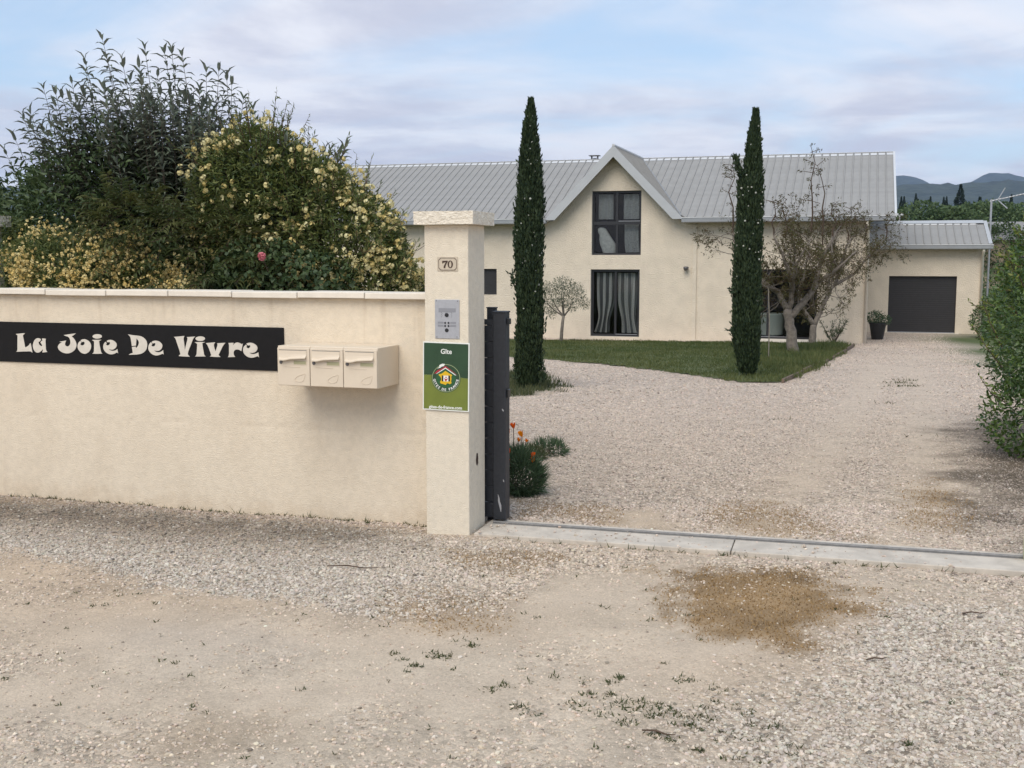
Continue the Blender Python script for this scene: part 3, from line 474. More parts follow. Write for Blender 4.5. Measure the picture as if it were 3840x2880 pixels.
# ---------------------------------------------------------------- boundary wall and pillars
bw = wroot('boundary_wall', 0, 0); tag(bw, 'long cream rendered boundary wall carrying the black name board', 'wall')
def wavy_panel():
    b = MB(); us = np.linspace(-7.4, -.298, 160); zs = np.linspace(-.25, 1.517, 50)
    U, Z = np.meshgrid(us, zs); Yv = .15 + (fbm(U*1.1+3, Z*1.7+2)-.5)*.006
    for z in (.62, .98): Yv += .0022*np.exp(-((Z-z-(fbm(U*3, U*0)-.5)*.05)/.012)**2)*(fbm(U*6, Z*2) > .48)
    k = len(us)
    b.add(np.stack([U.ravel(), Yv.ravel(), Z.ravel()], -1).tolist(), [(i*k+j, i*k+j+1, (i+1)*k+j+1, (i+1)*k+j) for i in range(len(zs)-1) for j in range(k-1)])
    b.add([(-7.4, .16, -.25), (-.298, .16, -.25), (-.298, .34, -.25), (-7.4, .34, -.25), (-7.4, .16, 1.515), (-.298, .16, 1.515), (-.298, .34, 1.515), (-7.4, .34, 1.515)], [(0, 3, 2, 1), (4, 5, 6, 7), (1, 2, 6, 5), (2, 3, 7, 6), (3, 0, 4, 7)])
    return b
wavy_panel().build('rendered_panel', M['render'], bw, smooth=False)
js = [-.302, -.774, -1.277, -1.784, -2.3, -2.822, -3.354]
while js[-1] > -7.2: js.append(js[-1] - .52)
for i in range(len(js)-1):
    a, b_ = js[i+1]+.005, js[i]-.003
    t_ = .0025*math.sin(i*2.3)
    MB().box(a, b_, .098, .402, 1.519+t_, 1.560+t_).build('coping_stone', M['coping'], bw, bevel=.005)
    if i < len(js)-2: MB().box(js[i+1]-.004, js[i+1]+.006, .108, .392, 1.519, 1.550).build('mortar_joint', M['concrete'], bw)

def pillar(name, u, v, wd, dp, z1, zc1, label, hole=False):
    r_ = wroot(name, u, v); tag(r_, label, 'pillar')
    sh = MB()
    sh.box(-wd, 0, 0, dp, -.2, z1)
    s_ = sh.build('shaft', M['pillar'], r_, bevel=.006)
    # rough split-faced cap
    b = bmesh.new(); bmesh.ops.create_cube(b, size=1)
    bmesh.ops.subdivide_edges(b, edges=b.edges[:], cuts=23, use_grid_fill=True)
    rr = random.Random(3)
    for p in b.verts:
        n_ = Vector((p.co.x if abs(abs(p.co.x)-.5) < 1e-4 else 0, p.co.y if abs(abs(p.co.y)-.5) < 1e-4 else 0, 0))
        p.co = Vector((p.co.x*(wd+.105), p.co.y*(dp+.105), p.co.z*(zc1-z1)))
        if n_.length: p.co += n_.normalized()*(float(fbm(np.array((p.co.x+p.co.y)*55.+9), np.array(p.co.z*55.+4)))-.58)*.012
        if p.co.z > .4*(zc1-z1): p.co.z += rr.uniform(-.001, .001)
        p.co += Vector((-wd/2, dp/2, (z1+zc1)/2))
    me = bpy.data.meshes.new('cap'); b.to_mesh(me); b.free(); link('cap', me, M['cap'], r_)
    if hole:
        hb = MB(); rr = random.Random(8); pr = []
        for k in range(18):
            a = 2*math.pi*k/18; pr.append((.150+.026*math.cos(a)*rr.uniform(.75, 1.2), .475+.042*math.sin(a)*rr.uniform(.9, 1.1)))
        # proud dark plate on the gate side, its colour standing for a recess's shade
        b0 = [(.0004, y, z) for y, z in pr]; b1 = [(.0016, .150+(y-.150)*.86, .475+(z-.475)*.92) for y, z in pr]
        hb.add(b0+b1, [(i, (i+1) % 18, 18+(i+1) % 18, 18+i) for i in range(18)] + [tuple(range(18, 36))])
        hb.build('recess_dark_plate', M['ink'], r_)
    return r_
pillar('gate_pillar', 0, 0, .30, .305, 2.0, 2.083, 'square cream gate pillar with rough stone cap, carrying the number and intercom', True)
pillar('end_pillar', -4.62, .8, .30, .30, 2.05, 2.142, 'cream pillar cap half seen behind shrubs at the far left edge')

# ---------------------------------------------------------------- name board
nb = wroot('name_board', 0, 0); tag(nb, 'long black name board with cream lettering on the boundary wall', 'sign')
MB().box(-3.875, -1.408, .1405, .1485, 1.012, 1.313).build('board', M['black'], nb, bevel=.001)
names = ['letter_l', 'letter_a', 'letter_j', 'letter_o', 'letter_i', 'letter_i_dot', 'letter_e', 'letter_d', 'letter_e', 'letter_v', 'letter_i', 'letter_i_dot', 'letter_v', 'letter_r', 'letter_e']
def smooth_poly(pl):
    """round the drawn curve a little where it turns softly, keep the points"""
    o = []; n = len(pl)
    for i in range(n):
        p0, p1, p2 = (np.array(pl[(i+k-1) % n]) for k in range(3))
        a = p1-p0; b = p2-p1; c = a@b/(np.linalg.norm(a)*np.linalg.norm(b)+1e-9)
        if c > .55: o.extend([tuple(p1-a*.25-(b-a)*.03), tuple(p1+b*.25-(b-a)*.03)])
        else: o.append(tuple(p1))
    return o
for nm, pl in zip(names, LETTERS): MB().prism_y(smooth_poly(pl), .1375, .1404).build(nm, M['letter'], nb)

# ---------------------------------------------------------------- mailboxes
def mailbox(u, label):
    r_ = wroot('mailbox', u, -.19, .955); tag(r_, label, 'mailbox', 'cream mailboxes on the wall')
    w_, h_ = .2395, .262
    MB().box(0, w_, .008, .337, 0, h_).build('body', M['mail'], r_, bevel=.004)
    MB().box(.002, w_-.002, -.003, .006, .003, h_-.012).build('door', M['mail'], r_, bevel=.003)
    d = MB()
    # recessed letter slot frame and curved flap with a swept lower lip
    MB().box(.016, w_-.022, -.0045, -.0035, .167, .236).build('slot_panel', M['mail'], r_)
    MB().box(.016, w_-.022, -.0060, -.0050, .2345, .2375).build('slot_shadow_strip', M['lock'], r_)  # dark strip imitating the shadow line along the top of the slot
    fl = MB(); k = 24
    for i in range(k):
        t = i/(k-1); x = .018+t*(w_-.042); lip = .174 + .012*t - .008*math.sin(math.pi*min(1, t*2.2))*(1-t)
        dd = .024*(1-.35*t)*min(1, t*12+.5)
        fl.v += [(x, -.005, .236), (x, -.0065, .209), (x, -.0095, lip+.014), (x, -.008-dd, lip+.004), (x, -.008-dd, lip-.002), (x, -.0055, lip+.001)]
    for i in range(k-1):
        for j in range(5): a = i*6+j; fl.f.append((a, a+6, a+7, a+1))
    fl.f += [(0, 1, 2, 3, 4, 5), tuple((k-1)*6+j for j in (5, 4, 3, 2, 1, 0))]
    fl.build('flap', M['mail'], r_, smooth=False)
    lk = MB(); lk.lathe([(.0, .0), (.011, .0), (.0115, .004), (.010, .007), (.0, .007)], 18, cap=False)
    o = lk.build('lock', M['lock'], r_); o.rotation_euler = (R(90), 0, 0); o.location = (.029, -.002, .155)
    npb = MB().box(.122, .212, -.0042, -.0032, .143, .172).build('name_plate', M['khaki'], r_)
    nf = MB()
    for a in ((.119, .122, .140, .175), (.212, .215, .140, .175), (.122, .212, .140, .143), (.122, .212, .172, .175)): nf.box(a[0], a[1], -.0052, -.0032, a[2], a[3])
    nf.build('plate_frame', M['mail'], npb)
    MB().tube([(.045, -.004, .128), (.165, -.004, .124)], .0016, 6).build('embossed_line', M['mail'], r_)
    crv = [(.128, .045), (.140, .060), (.165, .072), (.198, .082), (.203, .081), (.199, .055), (.190, .038), (.178, .031), (.158, .028), (.136, .034), (.127, .041), (.128, .045)]
    MB().tube([(x, -.0035, z) for x, z in crv], .0022, 6, cap=False).build('embossed_mark', M['mail'], r_)
    return r_
mailbox(-1.270, 'cream mailbox on the left of three, overlapping the end of the black board')
mailbox(-1.030, 'cream mailbox in the middle of the three on the boundary wall')
mailbox(-.790, 'cream mailbox on the right of three, nearest the gate pillar')

# ---------------------------------------------------------------- house number
num = wroot('house_number', -.140, 0, 1.752); tag(num, 'small beige house number plate reading 70 on the gate pillar', 'number plate')
MB().box(-.070, .070, -.0045, .002, -.045, .045).build('plate', M['plate'], num, bevel=.0015)
def nn(x, y): return ((x-342)/345*.140, -(y-310)/240*.090)
def ring(outer, inner, y0, y1):
    b = MB(); n = len(outer)
    b.v = [(x, y0, z) for x, z in outer] + [(x, y0, z) for x, z in inner] + [(x, y1, z) for x, z in outer] + [(x, y1, z) for x, z in inner]
    for i in range(n):
        j = (i+1) % n
        b.f += [(i, j, n+j, n+i), (j, i, 2*n+i, 2*n+j), (n+i, n+j, 3*n+j, 3*n+i)]
    return b
oc = [nn(*p) for p in [(193, 245), (228, 208), (465, 208), (499, 245), (499, 382), (465, 417), (228, 417), (193, 382)]]
ring(oc, [(x*.955, z*.93) for x, z in oc], -.0058, -.0046).build('border_line', M['ink'], num)
sv7 = [nn(*p) for p in [(256, 258), (348, 256), (348, 276), (326, 310), (312, 345), (306, 380), (278, 380), (284, 345), (300, 308), (318, 284), (280, 287), (268, 302), (257, 302)]]
MB().prism_y(sv7, -.0062, -.0046).build('digit_seven', M['ink'], num)
def el(cx_, cy_, rx, ry, k=28): return [nn(cx_+rx*math.cos(2*math.pi*i/k), cy_+ry*math.sin(2*math.pi*i/k)) for i in range(k)]
ring(el(391, 318, 44, 64), el(391, 318, 20, 52), -.0062, -.0046).build('digit_zero', M['ink'], num)

# ---------------------------------------------------------------- intercom
ic = wroot('intercom', -.2275, 0, 1.2755); tag(ic, 'grey aluminium intercom panel with camera and buttons on the pillar', 'intercom')
MB().box(0, .167, -.005, .002, 0, .250).build('face_plate', M['alu'], ic, bevel=.0015)
def ii_(x, y): return ((x-142)/408*.167, .25-(y-890)/635*.25)
def disc(nm, x, y, r_, m, d=.004, y0=-.005):
    a = ii_(x, y); b = MB(); b.lathe([(0, 0), (r_, 0), (r_, d*.7), (r_*.86, d), (0, d)], 20, cap=False)
    o = b.build(nm, m, ic); o.rotation_euler = (R(90), 0, 0); o.location = (a[0], y0, a[1]); return o
def plq(nm, x0, x1, y0, y1, m, d=.0012):
    a = ii_(x0, y1); c = ii_(x1, y0); return MB().box(a[0], c[0], -.005-d, -.0048, a[1], c[1]).build(nm, m, ic)
plq('display_strip', 205, 490, 1030, 1095, M['alud'])
disc('camera_lens', 340, 1140, .0135, M['knob'])
for x, y in ((313, 1268), (370, 1268), (313, 1318), (370, 1318)): disc('call_button', x, y, .0062, M['knob'])
for a in ((190, 285, 1250, 1282), (398, 495, 1250, 1282), (190, 285, 1300, 1332), (398, 495, 1300, 1332)): plq('name_slot', *a, M['alud'])
disc('call_button', 340, 1388, .0125, M['knob'])
for sx in (258, 420):
    for k in range(5): disc('speaker_hole', sx+(5 if k % 2 else -5), 1100+k*18, .0018, M['knob'], .0006)
for x, y in ((170, 912), (522, 914), (172, 1500), (510, 1494)): disc('screw', x, y, .0034, M['lock'], .001)

# ---------------------------------------------------------------- gite sign
def glyph_mesh(txt, size, bold=.0, name='text'):
    c = bpy.data.curves.new(name, 'FONT'); c.body = txt; c.size = size; c.offset = bold; c.align_x = 'CENTER'; c.extrude = .0006; c.resolution_u = 3
    o = bpy.data.objects.new(name, c); COL.objects.link(o); bpy.context.view_layer.update()
    dg = bpy.context.evaluated_depsgraph_get(); me = bpy.data.meshes.new_from_object(o.evaluated_get(dg)); bpy.data.objects.remove(o); bpy.data.curves.remove(c); me.name = name
    return me
gs = wroot('holiday_let_sign', -.153, -.010, 1.031); tag(gs, 'dark and light green holiday let sign with round emblem on the pillar', 'sign')
gs.rotation_euler = (0, R(.8), -PA)
MB().box(-.160, .160, 0, .006, -.2215, .2215).build('white_edge', M['signwhite'], gs, bevel=.001)
def gp(x, y): return ((x-608)/905*.32, -((y-888) - (x-608)*.030)/1345*.443)
def arcs(cx_, cy_, r_, a0, a1, k): return [(cx_+r_*math.cos(a0+(a1-a0)*i/k), cy_+r_*math.sin(a0+(a1-a0)*i/k)) for i in range(k+1)]
MB().prism_y([(-.1525, .214), (.1525, .214), (.1525, -.006), (.06, .002), (-.05, .009), (-.1525, .007)], -.0008, -.0001).build('dark_field', M['gdark'], gs)
MB().prism_y([(-.1525, -.214), (.1525, -.214), (.1525, -.0065), (.06, .0015), (-.05, .0085), (-.1525, .0065)], -.0008, -.0001).build('light_field', M['glight'], gs)
CX_, CY_ = 612, 918
def circ(r_, k=44): return [gp(CX_+r_*math.cos(2*math.pi*i/k), CY_+r_*math.sin(2*math.pi*i/k)) for i in range(k)]
MB().prism_y(circ(284), -.0014, -.0009).build('emblem_disc', M['gdark'], gs)
ring(circ(273), circ(264), -.0020, -.0014).build('emblem_ring', M['gring'], gs)
MB().prism_y(circ(190), -.0019, -.0015).build('emblem_centre', M['gmid'], gs)
MB().prism_y([gp(*p) for p in [(600, 775), (640, 800), (690, 830), (735, 855), (715, 885), (720, 930), (712, 975), (722, 1010), (690, 1035), (650, 1015), (625, 1025), (610, 1052), (560, 1035), (505, 1020), (498, 990), (515, 960), (520, 930), (510, 900), (470, 860), (475, 840), (530, 830), (555, 810)]], -.0026, -.0020).build('emblem_map', M['yellow'], gs)
MB().prism_y([gp(*p) for p in [(380, 832), (430, 780), (440, 765), (520, 735), (600, 676), (830, 848), (812, 838), (600, 706), (425, 822)]], -.0028, -.0022).build('emblem_roof', M['red'], gs)
MB().prism_y([gp(*p) for p in [(415, 838), (600, 708), (815, 858), (790, 858), (602, 730), (430, 836)]], -.0030, -.0022).build('emblem_roof_edge', M['signwhite'], gs)
MB().prism_y([gp(*p) for p in [(436, 735), (480, 700), (485, 660), (540, 634), (592, 640), (570, 682), (530, 690), (500, 716), (470, 722)]], -.0028, -.0021).build('emblem_cloud', M['signwhite'], gs)
MB().prism_y([gp(*p) for p in [(563, 868), (660, 868), (660, 980), (563, 980)]], -.0032, -.0027).build('emblem_window', M['signwhite'], gs)
for x0, x1 in ((532, 562), (661, 692)): MB().prism_y([gp(*p) for p in [(x0, 862), (x1, 868), (x1, 980), (x0, 976)]], -.0033, -.0027).build('emblem_shutter', M['knob'], gs)
MB().prism_y([gp(*p) for p in [(572, 910), (598, 930), (634, 930), (658, 905), (640, 945), (618, 975), (598, 975), (590, 945)]], -.0037, -.0033).build('emblem_figure', M['red'], gs)
MB().prism_y([gp(615+14*math.cos(a*.524), 900+15*math.sin(a*.524)) for a in range(12)], -.0037, -.0033).build('emblem_figure_head', M['red'], gs)
def put_text(nm, txt, x, y, size, bold, m, rot=0., yy=-.0021, parent=None):
    me = glyph_mesh(txt, size, bold, nm); me.materials.clear(); o = link(nm, me, m, parent or gs); o.rotation_euler = (R(90), rot, 0); o.location = (x, yy, y); return o
p_ = gp(614, 440); put_text('title_text', 'Gîte', p_[0], p_[1], .044, .0007, M['signwhite'], R(-.8), -.0014)
p_ = gp(606, 1520); put_text('web_text', 'gites-de-france.com', p_[0], p_[1], .0288, .0007, M['signwhite'], R(-.4), -.0014)
txt = 'GITES DE FRANCE'; a0, a1 = 176, 4; wts = {'I': .55, ' ': .7}
adv = [wts.get(c, 1.0) for c in txt]; tot = sum(adv); acc = 0
for c, ad in zip(txt, adv):
    ang = math.radians(a0 + (a1-a0)*((acc+ad/2)/tot)); acc += ad
    if c == ' ': continue
    r_ = 249; px, py = CX_+r_*math.cos(ang), CY_+r_*math.sin(ang); g_ = gp(px, py)
    put_text('ring_letter', c, g_[0], g_[1], .0225, .0006, M['signwhite'], ang-math.pi/2, -.0021)
for x in (-.147, .147):
    for z in (-.208, .208):
        o = MB().lathe([(0, 0), (.0028, 0), (.002, .0014), (0, .0014)], 10, cap=False).build('screw', M['lock'], gs); o.rotation_euler = (R(90), 0, 0); o.location = (x, -.001, z)

# ---------------------------------------------------------------- sliding gate
gt = wroot('sliding_gate', 0, 0); tag(gt, 'anthracite metal sliding gate drawn open behind the pillar', 'gate')
MB().box(.040, .1285, .355, .445, .030, 1.428).build('end_post', M['dark'], gt, bevel=.004)
MB().box(.036, .1325, .351, .449, 1.428, 1.438).build('post_cap', M['dark'], gt, bevel=.002)
MB().box(-3.9, .0398, .372, .392, 1.345, 1.383).build('top_rail', M['dark'], gt)
MB().box(-3.9, .0398, .370, .430, .040, .14).build('bottom_rail', M['dark'], gt)
for k in range(11): MB().box(-3.9, .0398, .374, .389, .145+k*.109, .145+k*.109+.1065).build('slat', M['dark'], gt, bevel=.002)
MB().box(.1287, .148, .38, .42, 1.350, 1.390).build('latch', M['knob'], gt, bevel=.003)
MB().box(.1287, .142, .375, .425, .86, .915).build('latch', M['knob'], gt, bevel=.003)
rr = random.Random(4)
for (x0, z0, x1, z1, wd) in ((.075, .205, .095, .085, .014), (.112, .31, .118, .29, .006), (.105, .79, .115, .768, .008)):
    pl = [];
    for k in range(6): t = k/5; pl.append((x0+(x1-x0)*t - wd*rr.uniform(.3, 1)*math.sin(math.pi*(t*.9+.05)), z0+(z1-z0)*t))
    for k in range(5, -1, -1): t = k/5; pl.append((x0+(x1-x0)*t + wd*rr.uniform(.3, 1)*math.sin(math.pi*(t*.9+.05)), z0+(z1-z0)*t-.002))
    MB().prism_y(pl, .3542, .3549).build('paint_chip', M['alu'], gt)
gg = wroot('gate_guide_post', 0, 0); tag(gg, 'thin dark guide post just behind the open gate', 'post')
MB().box(-.04, .022, .462, .50, -.1, 1.452).build('post', M['dark'], gg, bevel=.003)
MB().box(-.043, .025, .459, .503, 1.452, 1.460).build('post_cap', M['dark'], gg)
gst = empty('gate_stop', (3.045, 6.56, 0), -PA); tag(gst, 'small pale gate stop post at the right edge of the threshold', 'post')
MB().box(-.015, .08, -.03, .05, -.05, .235).build('post', mat('pale_yellow_paint', (.62, .58, .36), .6), gst, bevel=.006)
MB().box(-.017, .082, -.032, .052, .2352, .262).build('post_cap', M['redcloth'], gst, bevel=.004)
# ---------------------------------------------------------------- house
hs = empty('house', (H0[0], H0[1], 0), -HA); tag(hs, 'long low cream house with grey ribbed metal roof and central gable', 'house')
def wall_with_holes(b, u0, u1, z0, z1, holes, y=0., depth=.22):
    us = sorted({u0, u1, *[h[0] for h in holes], *[h[1] for h in holes]}); zs = sorted({z0, z1, *[h[2] for h in holes], *[h[3] for h in holes]})
    us = [u for u in us if u0 <= u <= u1]; zs = [z for z in zs if z0 <= z <= z1]
    for a, c in zip(us, us[1:]):
        for d, e in zip(zs, zs[1:]):
            m_ = ((a+c)/2, (d+e)/2)
            if any(h[0] < m_[0] < h[1] and h[2] < m_[1] < h[3] for h in holes): continue
            b.add([(a, y, d), (c, y, d), (c, y, e), (a, y, e)], [(0, 1, 2, 3)])
def reveal(nm, h, parent, y=0., d=.16, m=None):
    a, c, e, f = h; b = MB()
    b.add([(a, y, e), (c, y, e), (c, y, f), (a, y, f), (a, y+d, e), (c, y+d, e), (c, y+d, f), (a, y+d, f)], [(0, 4, 5, 1), (1, 5, 6, 2), (2, 6, 7, 3), (3, 7, 4, 0)])
    return b.build(nm, m or M['reveal'], parent)
DOOR = (0.0, 1.565, -.68, 1.43); UP = (.022, 1.59, 1.88, 3.866); SL = (4.75, 6.93, -.655, 1.45); LEFT = (-6.15, -3.12, .60, 1.437)
UL, UR = -11.5, 8.38; GU = .78; RZ = 5.19
ZE = 3.02; SLP = (RZ-.0-ZE)/4.78
def mainz(v): return ZE + (v+.38)*SLP
def gabz(u): return RZ - abs(u-GU)*1.03
wl = MB(); wall_with_holes(wl, UL, UR, -1.3, 2.95, [DOOR, (UP[0], UP[1], UP[2], 2.95), SL, LEFT])
gk = .16; hw = (RZ-gk-2.95)/1.03
zl = lambda u: RZ-gk-abs(u-GU)*1.03
wl.add([(GU-hw, 0, 2.95), (UP[0], 0, 2.95), (UP[0], 0, zl(UP[0]))], [(0, 1, 2)])
wl.add([(UP[1], 0, 2.95), (GU+hw, 0, 2.95), (UP[1], 0, zl(UP[1]))], [(0, 1, 2)])
wl.add([(UP[0], 0, UP[3]), (UP[1], 0, UP[3]), (UP[1], 0, zl(UP[1])), (GU, 0, zl(GU)), (UP[0], 0, zl(UP[0]))], [(0, 1, 2, 3, 4)])
wl.add([(UR, 0, -1.3), (UR, 8.8, -1.3), (UR, 8.8, 2.95), (UR, 4.4, 5.05), (UR, 0, 2.95)], [(0, 1, 2, 3, 4)])
wl.add([(UL, 0, -1.3), (UL, 8.8, -1.3), (UL, 8.8, 2.95), (UL, 4.4, 5.05), (UL, 0, 2.95)], [(4, 3, 2, 1, 0)])
wl.add([(UL, 8.8, -1.3), (UR, 8.8, -1.3), (UR, 8.8, 2.95), (UL, 8.8, 2.95)], [(3, 2, 1, 0)])
wl.build('wall', M['house'], hs)
for h in (DOOR, UP, SL, LEFT): reveal('reveal', h, hs)
# expansion strip and plinth line on the facade
MB().box(3.205, 3.33, -.04, -.001, -1.0, 2.80).build('pilaster_strip', M['house'], hs)
MB().box(7.88, 7.94, -.02, -.001, -1.0, 2.80).build('pilaster_strip', M['house'], hs)
MB().box(SL[0]-.1, SL[1]+.05, -.03, .10, SL[2]-.14, SL[2]-.002).build('door_sill', M['reveal'], hs)
# rooms behind the glass
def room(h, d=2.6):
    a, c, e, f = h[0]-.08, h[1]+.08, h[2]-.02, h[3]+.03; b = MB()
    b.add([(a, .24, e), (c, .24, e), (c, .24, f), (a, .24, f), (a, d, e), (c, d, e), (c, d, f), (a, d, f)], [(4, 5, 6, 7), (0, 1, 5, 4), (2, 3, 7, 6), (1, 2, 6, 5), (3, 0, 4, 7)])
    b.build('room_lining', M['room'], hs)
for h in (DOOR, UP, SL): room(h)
def window(nm, h, cols, rows, fw=.06, y=.10, split=None):
    a, c, e, f = h; r_ = None; fr = MB()
    fr.box(a, a+fw, y, y+.07, e, f).box(c-fw, c, y, y+.07, e, f).box(a+fw, c-fw, y, y+.07, e, e+fw).box(a+fw, c-fw, y, y+.07, f-fw, f)
    fo = fr.build(nm, M['frame'], hs)
    us = [a+fw + (c-a-2*fw)*i/cols for i in range(cols+1)]; zs = [e+fw + (f-e-2*fw)*i/rows for i in range(rows+1)]
    for u in us[1:-1]: MB().box(u-.035, u+.035, y+.004, y+.06, e+fw, f-fw).build('mullion', M['frame'], fo)
    for z in zs[1:-1]:
        MB().box(a+fw, c-fw, y-.004, y+.066, z-.05, z+.05).build('transom', M['frame'], fo)
    for i in range(cols):
        for j in range(rows):
            MB().add([(us[i]+.02, y+.03, zs[j]+.02), (us[i+1]-.02, y+.03, zs[j]+.02), (us[i+1]-.02, y+.03, zs[j+1]-.02), (us[i]+.02, y+.03, zs[j+1]-.02)], [(0, 1, 2, 3)]).build('pane', M['glass'], fo)
    return fo
dw = window('french_door', DOOR, 2, 1, .075)
MB().box(.80, 1.49, .088, .098, -.615, -.603).build('sill_trim', M['alu'], dw)
uw = window('upper_window', UP, 2, 2, .065)
MB().box(.86, 1.54, .082, .092, 2.925, 2.94).build('transom_trim', M['alu'], uw)
sw = window('sliding_door', SL, 3, 1, .065)
MB().box(SL[0]+.1, 6.2, .085, .095, -.60, -.588).build('sill_trim', M['alu'], sw)
sh = MB()
for k in range(17): sh.box(LEFT[0]+.03, LEFT[1]-.03, .09+.004*(k % 2), .12, LEFT[2]+.01+k*.0485, LEFT[2]+.01+k*.0485+.047)
sh.build('roller_shutter', M['garage'], hs)

# roof: each ribbed strip between two seams is a panel
rf = empty('roof'); rf.parent = hs
def strip(u0, u1, va0, va1, vb, slope_z, rib=True):
    """one sheet strip between ribs; va0/va1 its lower end at the left and right edge, vb the ridge"""
    b = MB(); h = .030
    prof = [(u0, 0), (u0+.010, h), (u0+.036, h), (u0+.048, 0), (u1, 0)] if rib else [(u0, 0), (u1, 0)]
    def low(u): t = (u-u0)/(u1-u0); return va0+(va1-va0)*t
    lo = [(u, low(u), slope_z(low(u))+z) for u, z in prof]; hi = [(u, vb, slope_z(vb)+z) for u, z in prof]
    n = len(prof); b.add(lo+hi, [(i, i+1, n+i+1, n+i) for i in range(n-1)])
    lo2 = [(u, v, z-.006) for u, v, z in lo]
    b.add(lo + [(p[0], p[1], p[2]-.05-( .038 if 0 < i < 3 and rib else 0)) for i, p in enumerate(lo)], [(i, n+i, n+i+1, i+1) for i in range(n-1)])
    return b
PW = .2505; u = -11.75; shared = None
vstart = lambda u_: max(-.38, (gabz(u_)-ZE)/SLP-.38) if gabz(u_) > ZE else -.38
while u < 8.80:
    a, c = u, u+PW
    s0, s1 = vstart(a), vstart(c)
    if s0 == -.38 and s1 == -.38:
        if shared is None: shared = strip(0, PW, -.38, -.38, 4.40, mainz).mesh('roof_panel'); shared.materials.append(M['roof'])
        o = link('roof_panel', shared, None, rf); o.location = (a, 0, 0)
    elif min(s0, s1) < 4.3:
        strip(a, c, min(s0, 4.39), min(s1, 4.39), 4.40, mainz).build('roof_panel', M['roof'], rf)
    u += PW
REND = u
MB().add([(-11.75, 4.4, RZ-.001), (REND, 4.4, RZ-.001), (REND, 9.2, ZE), (-11.75, 9.2, ZE)], [(0, 1, 2, 3)]).build('rear_slope', M['roof'], rf)
rc = MB(); uu = -11.75
while uu < REND-.1: 
    rc.add([(uu+.05, 4.22, mainz(4.22)+.012), (uu+PW-.002, 4.22, mainz(4.22)+.012), (uu+PW-.002, 4.40, RZ+.030), (uu+.05, 4.40, RZ+.030)], [(0, 1, 2, 3)]); uu += PW
rc.box(-11.75, REND, 4.36, 4.50, RZ+.031, RZ+.048)
rc.build('ridge_cap', M['ridge'], rf)
vb_ = MB(); vb_.add([(REND-.002, -.40, ZE-.06), (REND+.06, -.40, ZE-.06), (REND+.06, 4.4, RZ-.06), (REND-.002, 4.4, RZ-.06), (REND-.002, -.40, ZE+.055), (REND+.06, -.40, ZE+.055), (REND+.06, 4.4, RZ+.055), (REND-.002, 4.4, RZ+.055)], [(0, 3, 2, 1), (4, 5, 6, 7), (0, 1, 5, 4), (1, 2, 6, 5), (3, 0, 4, 7)])
vb_.add([(REND-.002, 4.4, RZ-.06), (REND+.06, 4.4, RZ-.06), (REND+.06, 9.2, ZE-.06), (REND-.002, 9.2, ZE-.06), (REND-.002, 4.4, RZ+.055), (REND+.06, 4.4, RZ+.055), (REND+.06, 9.2, ZE+.055), (REND-.002, 9.2, ZE+.055)], [(0, 3, 2, 1), (4, 5, 6, 7), (1, 2, 6, 5), (3, 0, 4, 7), (2, 3, 7, 6)])
vb_.build('verge_trim', M['ridge'], rf)
# soffit under the eaves
sf = MB()
for a, c in ((-11.75, GU-2.14), (GU+2.14, REND)): sf.add([(a, -.36, ZE-.075), (c, -.36, ZE-.075), (c, .02, ZE-.070), (a, .02, ZE-.070)], [(0, 3, 2, 1)])
sf.build('soffit', M['trim'], rf)
# central gable: two slopes of strips, barge boards
FV = -.42
for sgn in (-1, 1):
    k = 0; v = FV
    while v < 4.35:
        v2 = min(v+.27, 4.40); b = MB()
        def wd(vv): return max(0.0, (RZ - mainz(max(vv, -.38)))/1.03) if vv > -.38 else (RZ-ZE)/1.03
        w0, w1 = wd(v), wd(v2)
        pts = [(GU, v, RZ+.02), (GU, v2, RZ+.02), (GU+sgn*w1, v2, RZ+.02-w1*1.03), (GU+sgn*w0, v, RZ+.02-w0*1.03)]
        b.add(pts, [(0, 1, 2, 3) if sgn < 0 else (3, 2, 1, 0)])
        b.tube([(GU, v+.02, RZ+.028), (GU+sgn*max(w0-.02, .01), v+.02, RZ+.028-max(w0-.02, .01)*1.03)], .014, 5)
        b.build('gable_panel', M['roof'], rf); v = v2
    bb = MB(); zb = 2.965; th = .345
    xo = (RZ+.03-zb)/1.03; xi = (RZ+.03-th-zb)/1.03
    bb.prism_y([(GU, RZ+.03), (GU+sgn*xo, zb), (GU+sgn*xi, zb), (GU, RZ+.03-th)], FV-.03, FV)
    bb.build('barge_board', M['trim'], rf)
    sb = MB(); sb.add([(GU, FV, RZ-.14), (GU, 0, RZ-.14), (GU+sgn*(xo-.05), 0, zb-.05+.0), (GU+sgn*(xo-.05), FV, zb-.05)], [(0, 1, 2, 3) if sgn > 0 else (3, 2, 1, 0)]); sb.build('gable_soffit', M['trim'], rf)
    vt = MB(); vt.tube([(GU, 4.4, RZ+.03), (GU+sgn*2.1, -.34, ZE+.05)], .022, 6); vt.build('valley_flashing', M['gutter'], rf)
MB().tube([(GU, FV-.03, RZ+.035), (GU, 4.4, RZ+.035)], .045, 8).build('ridge_cap', M['ridge'], rf)
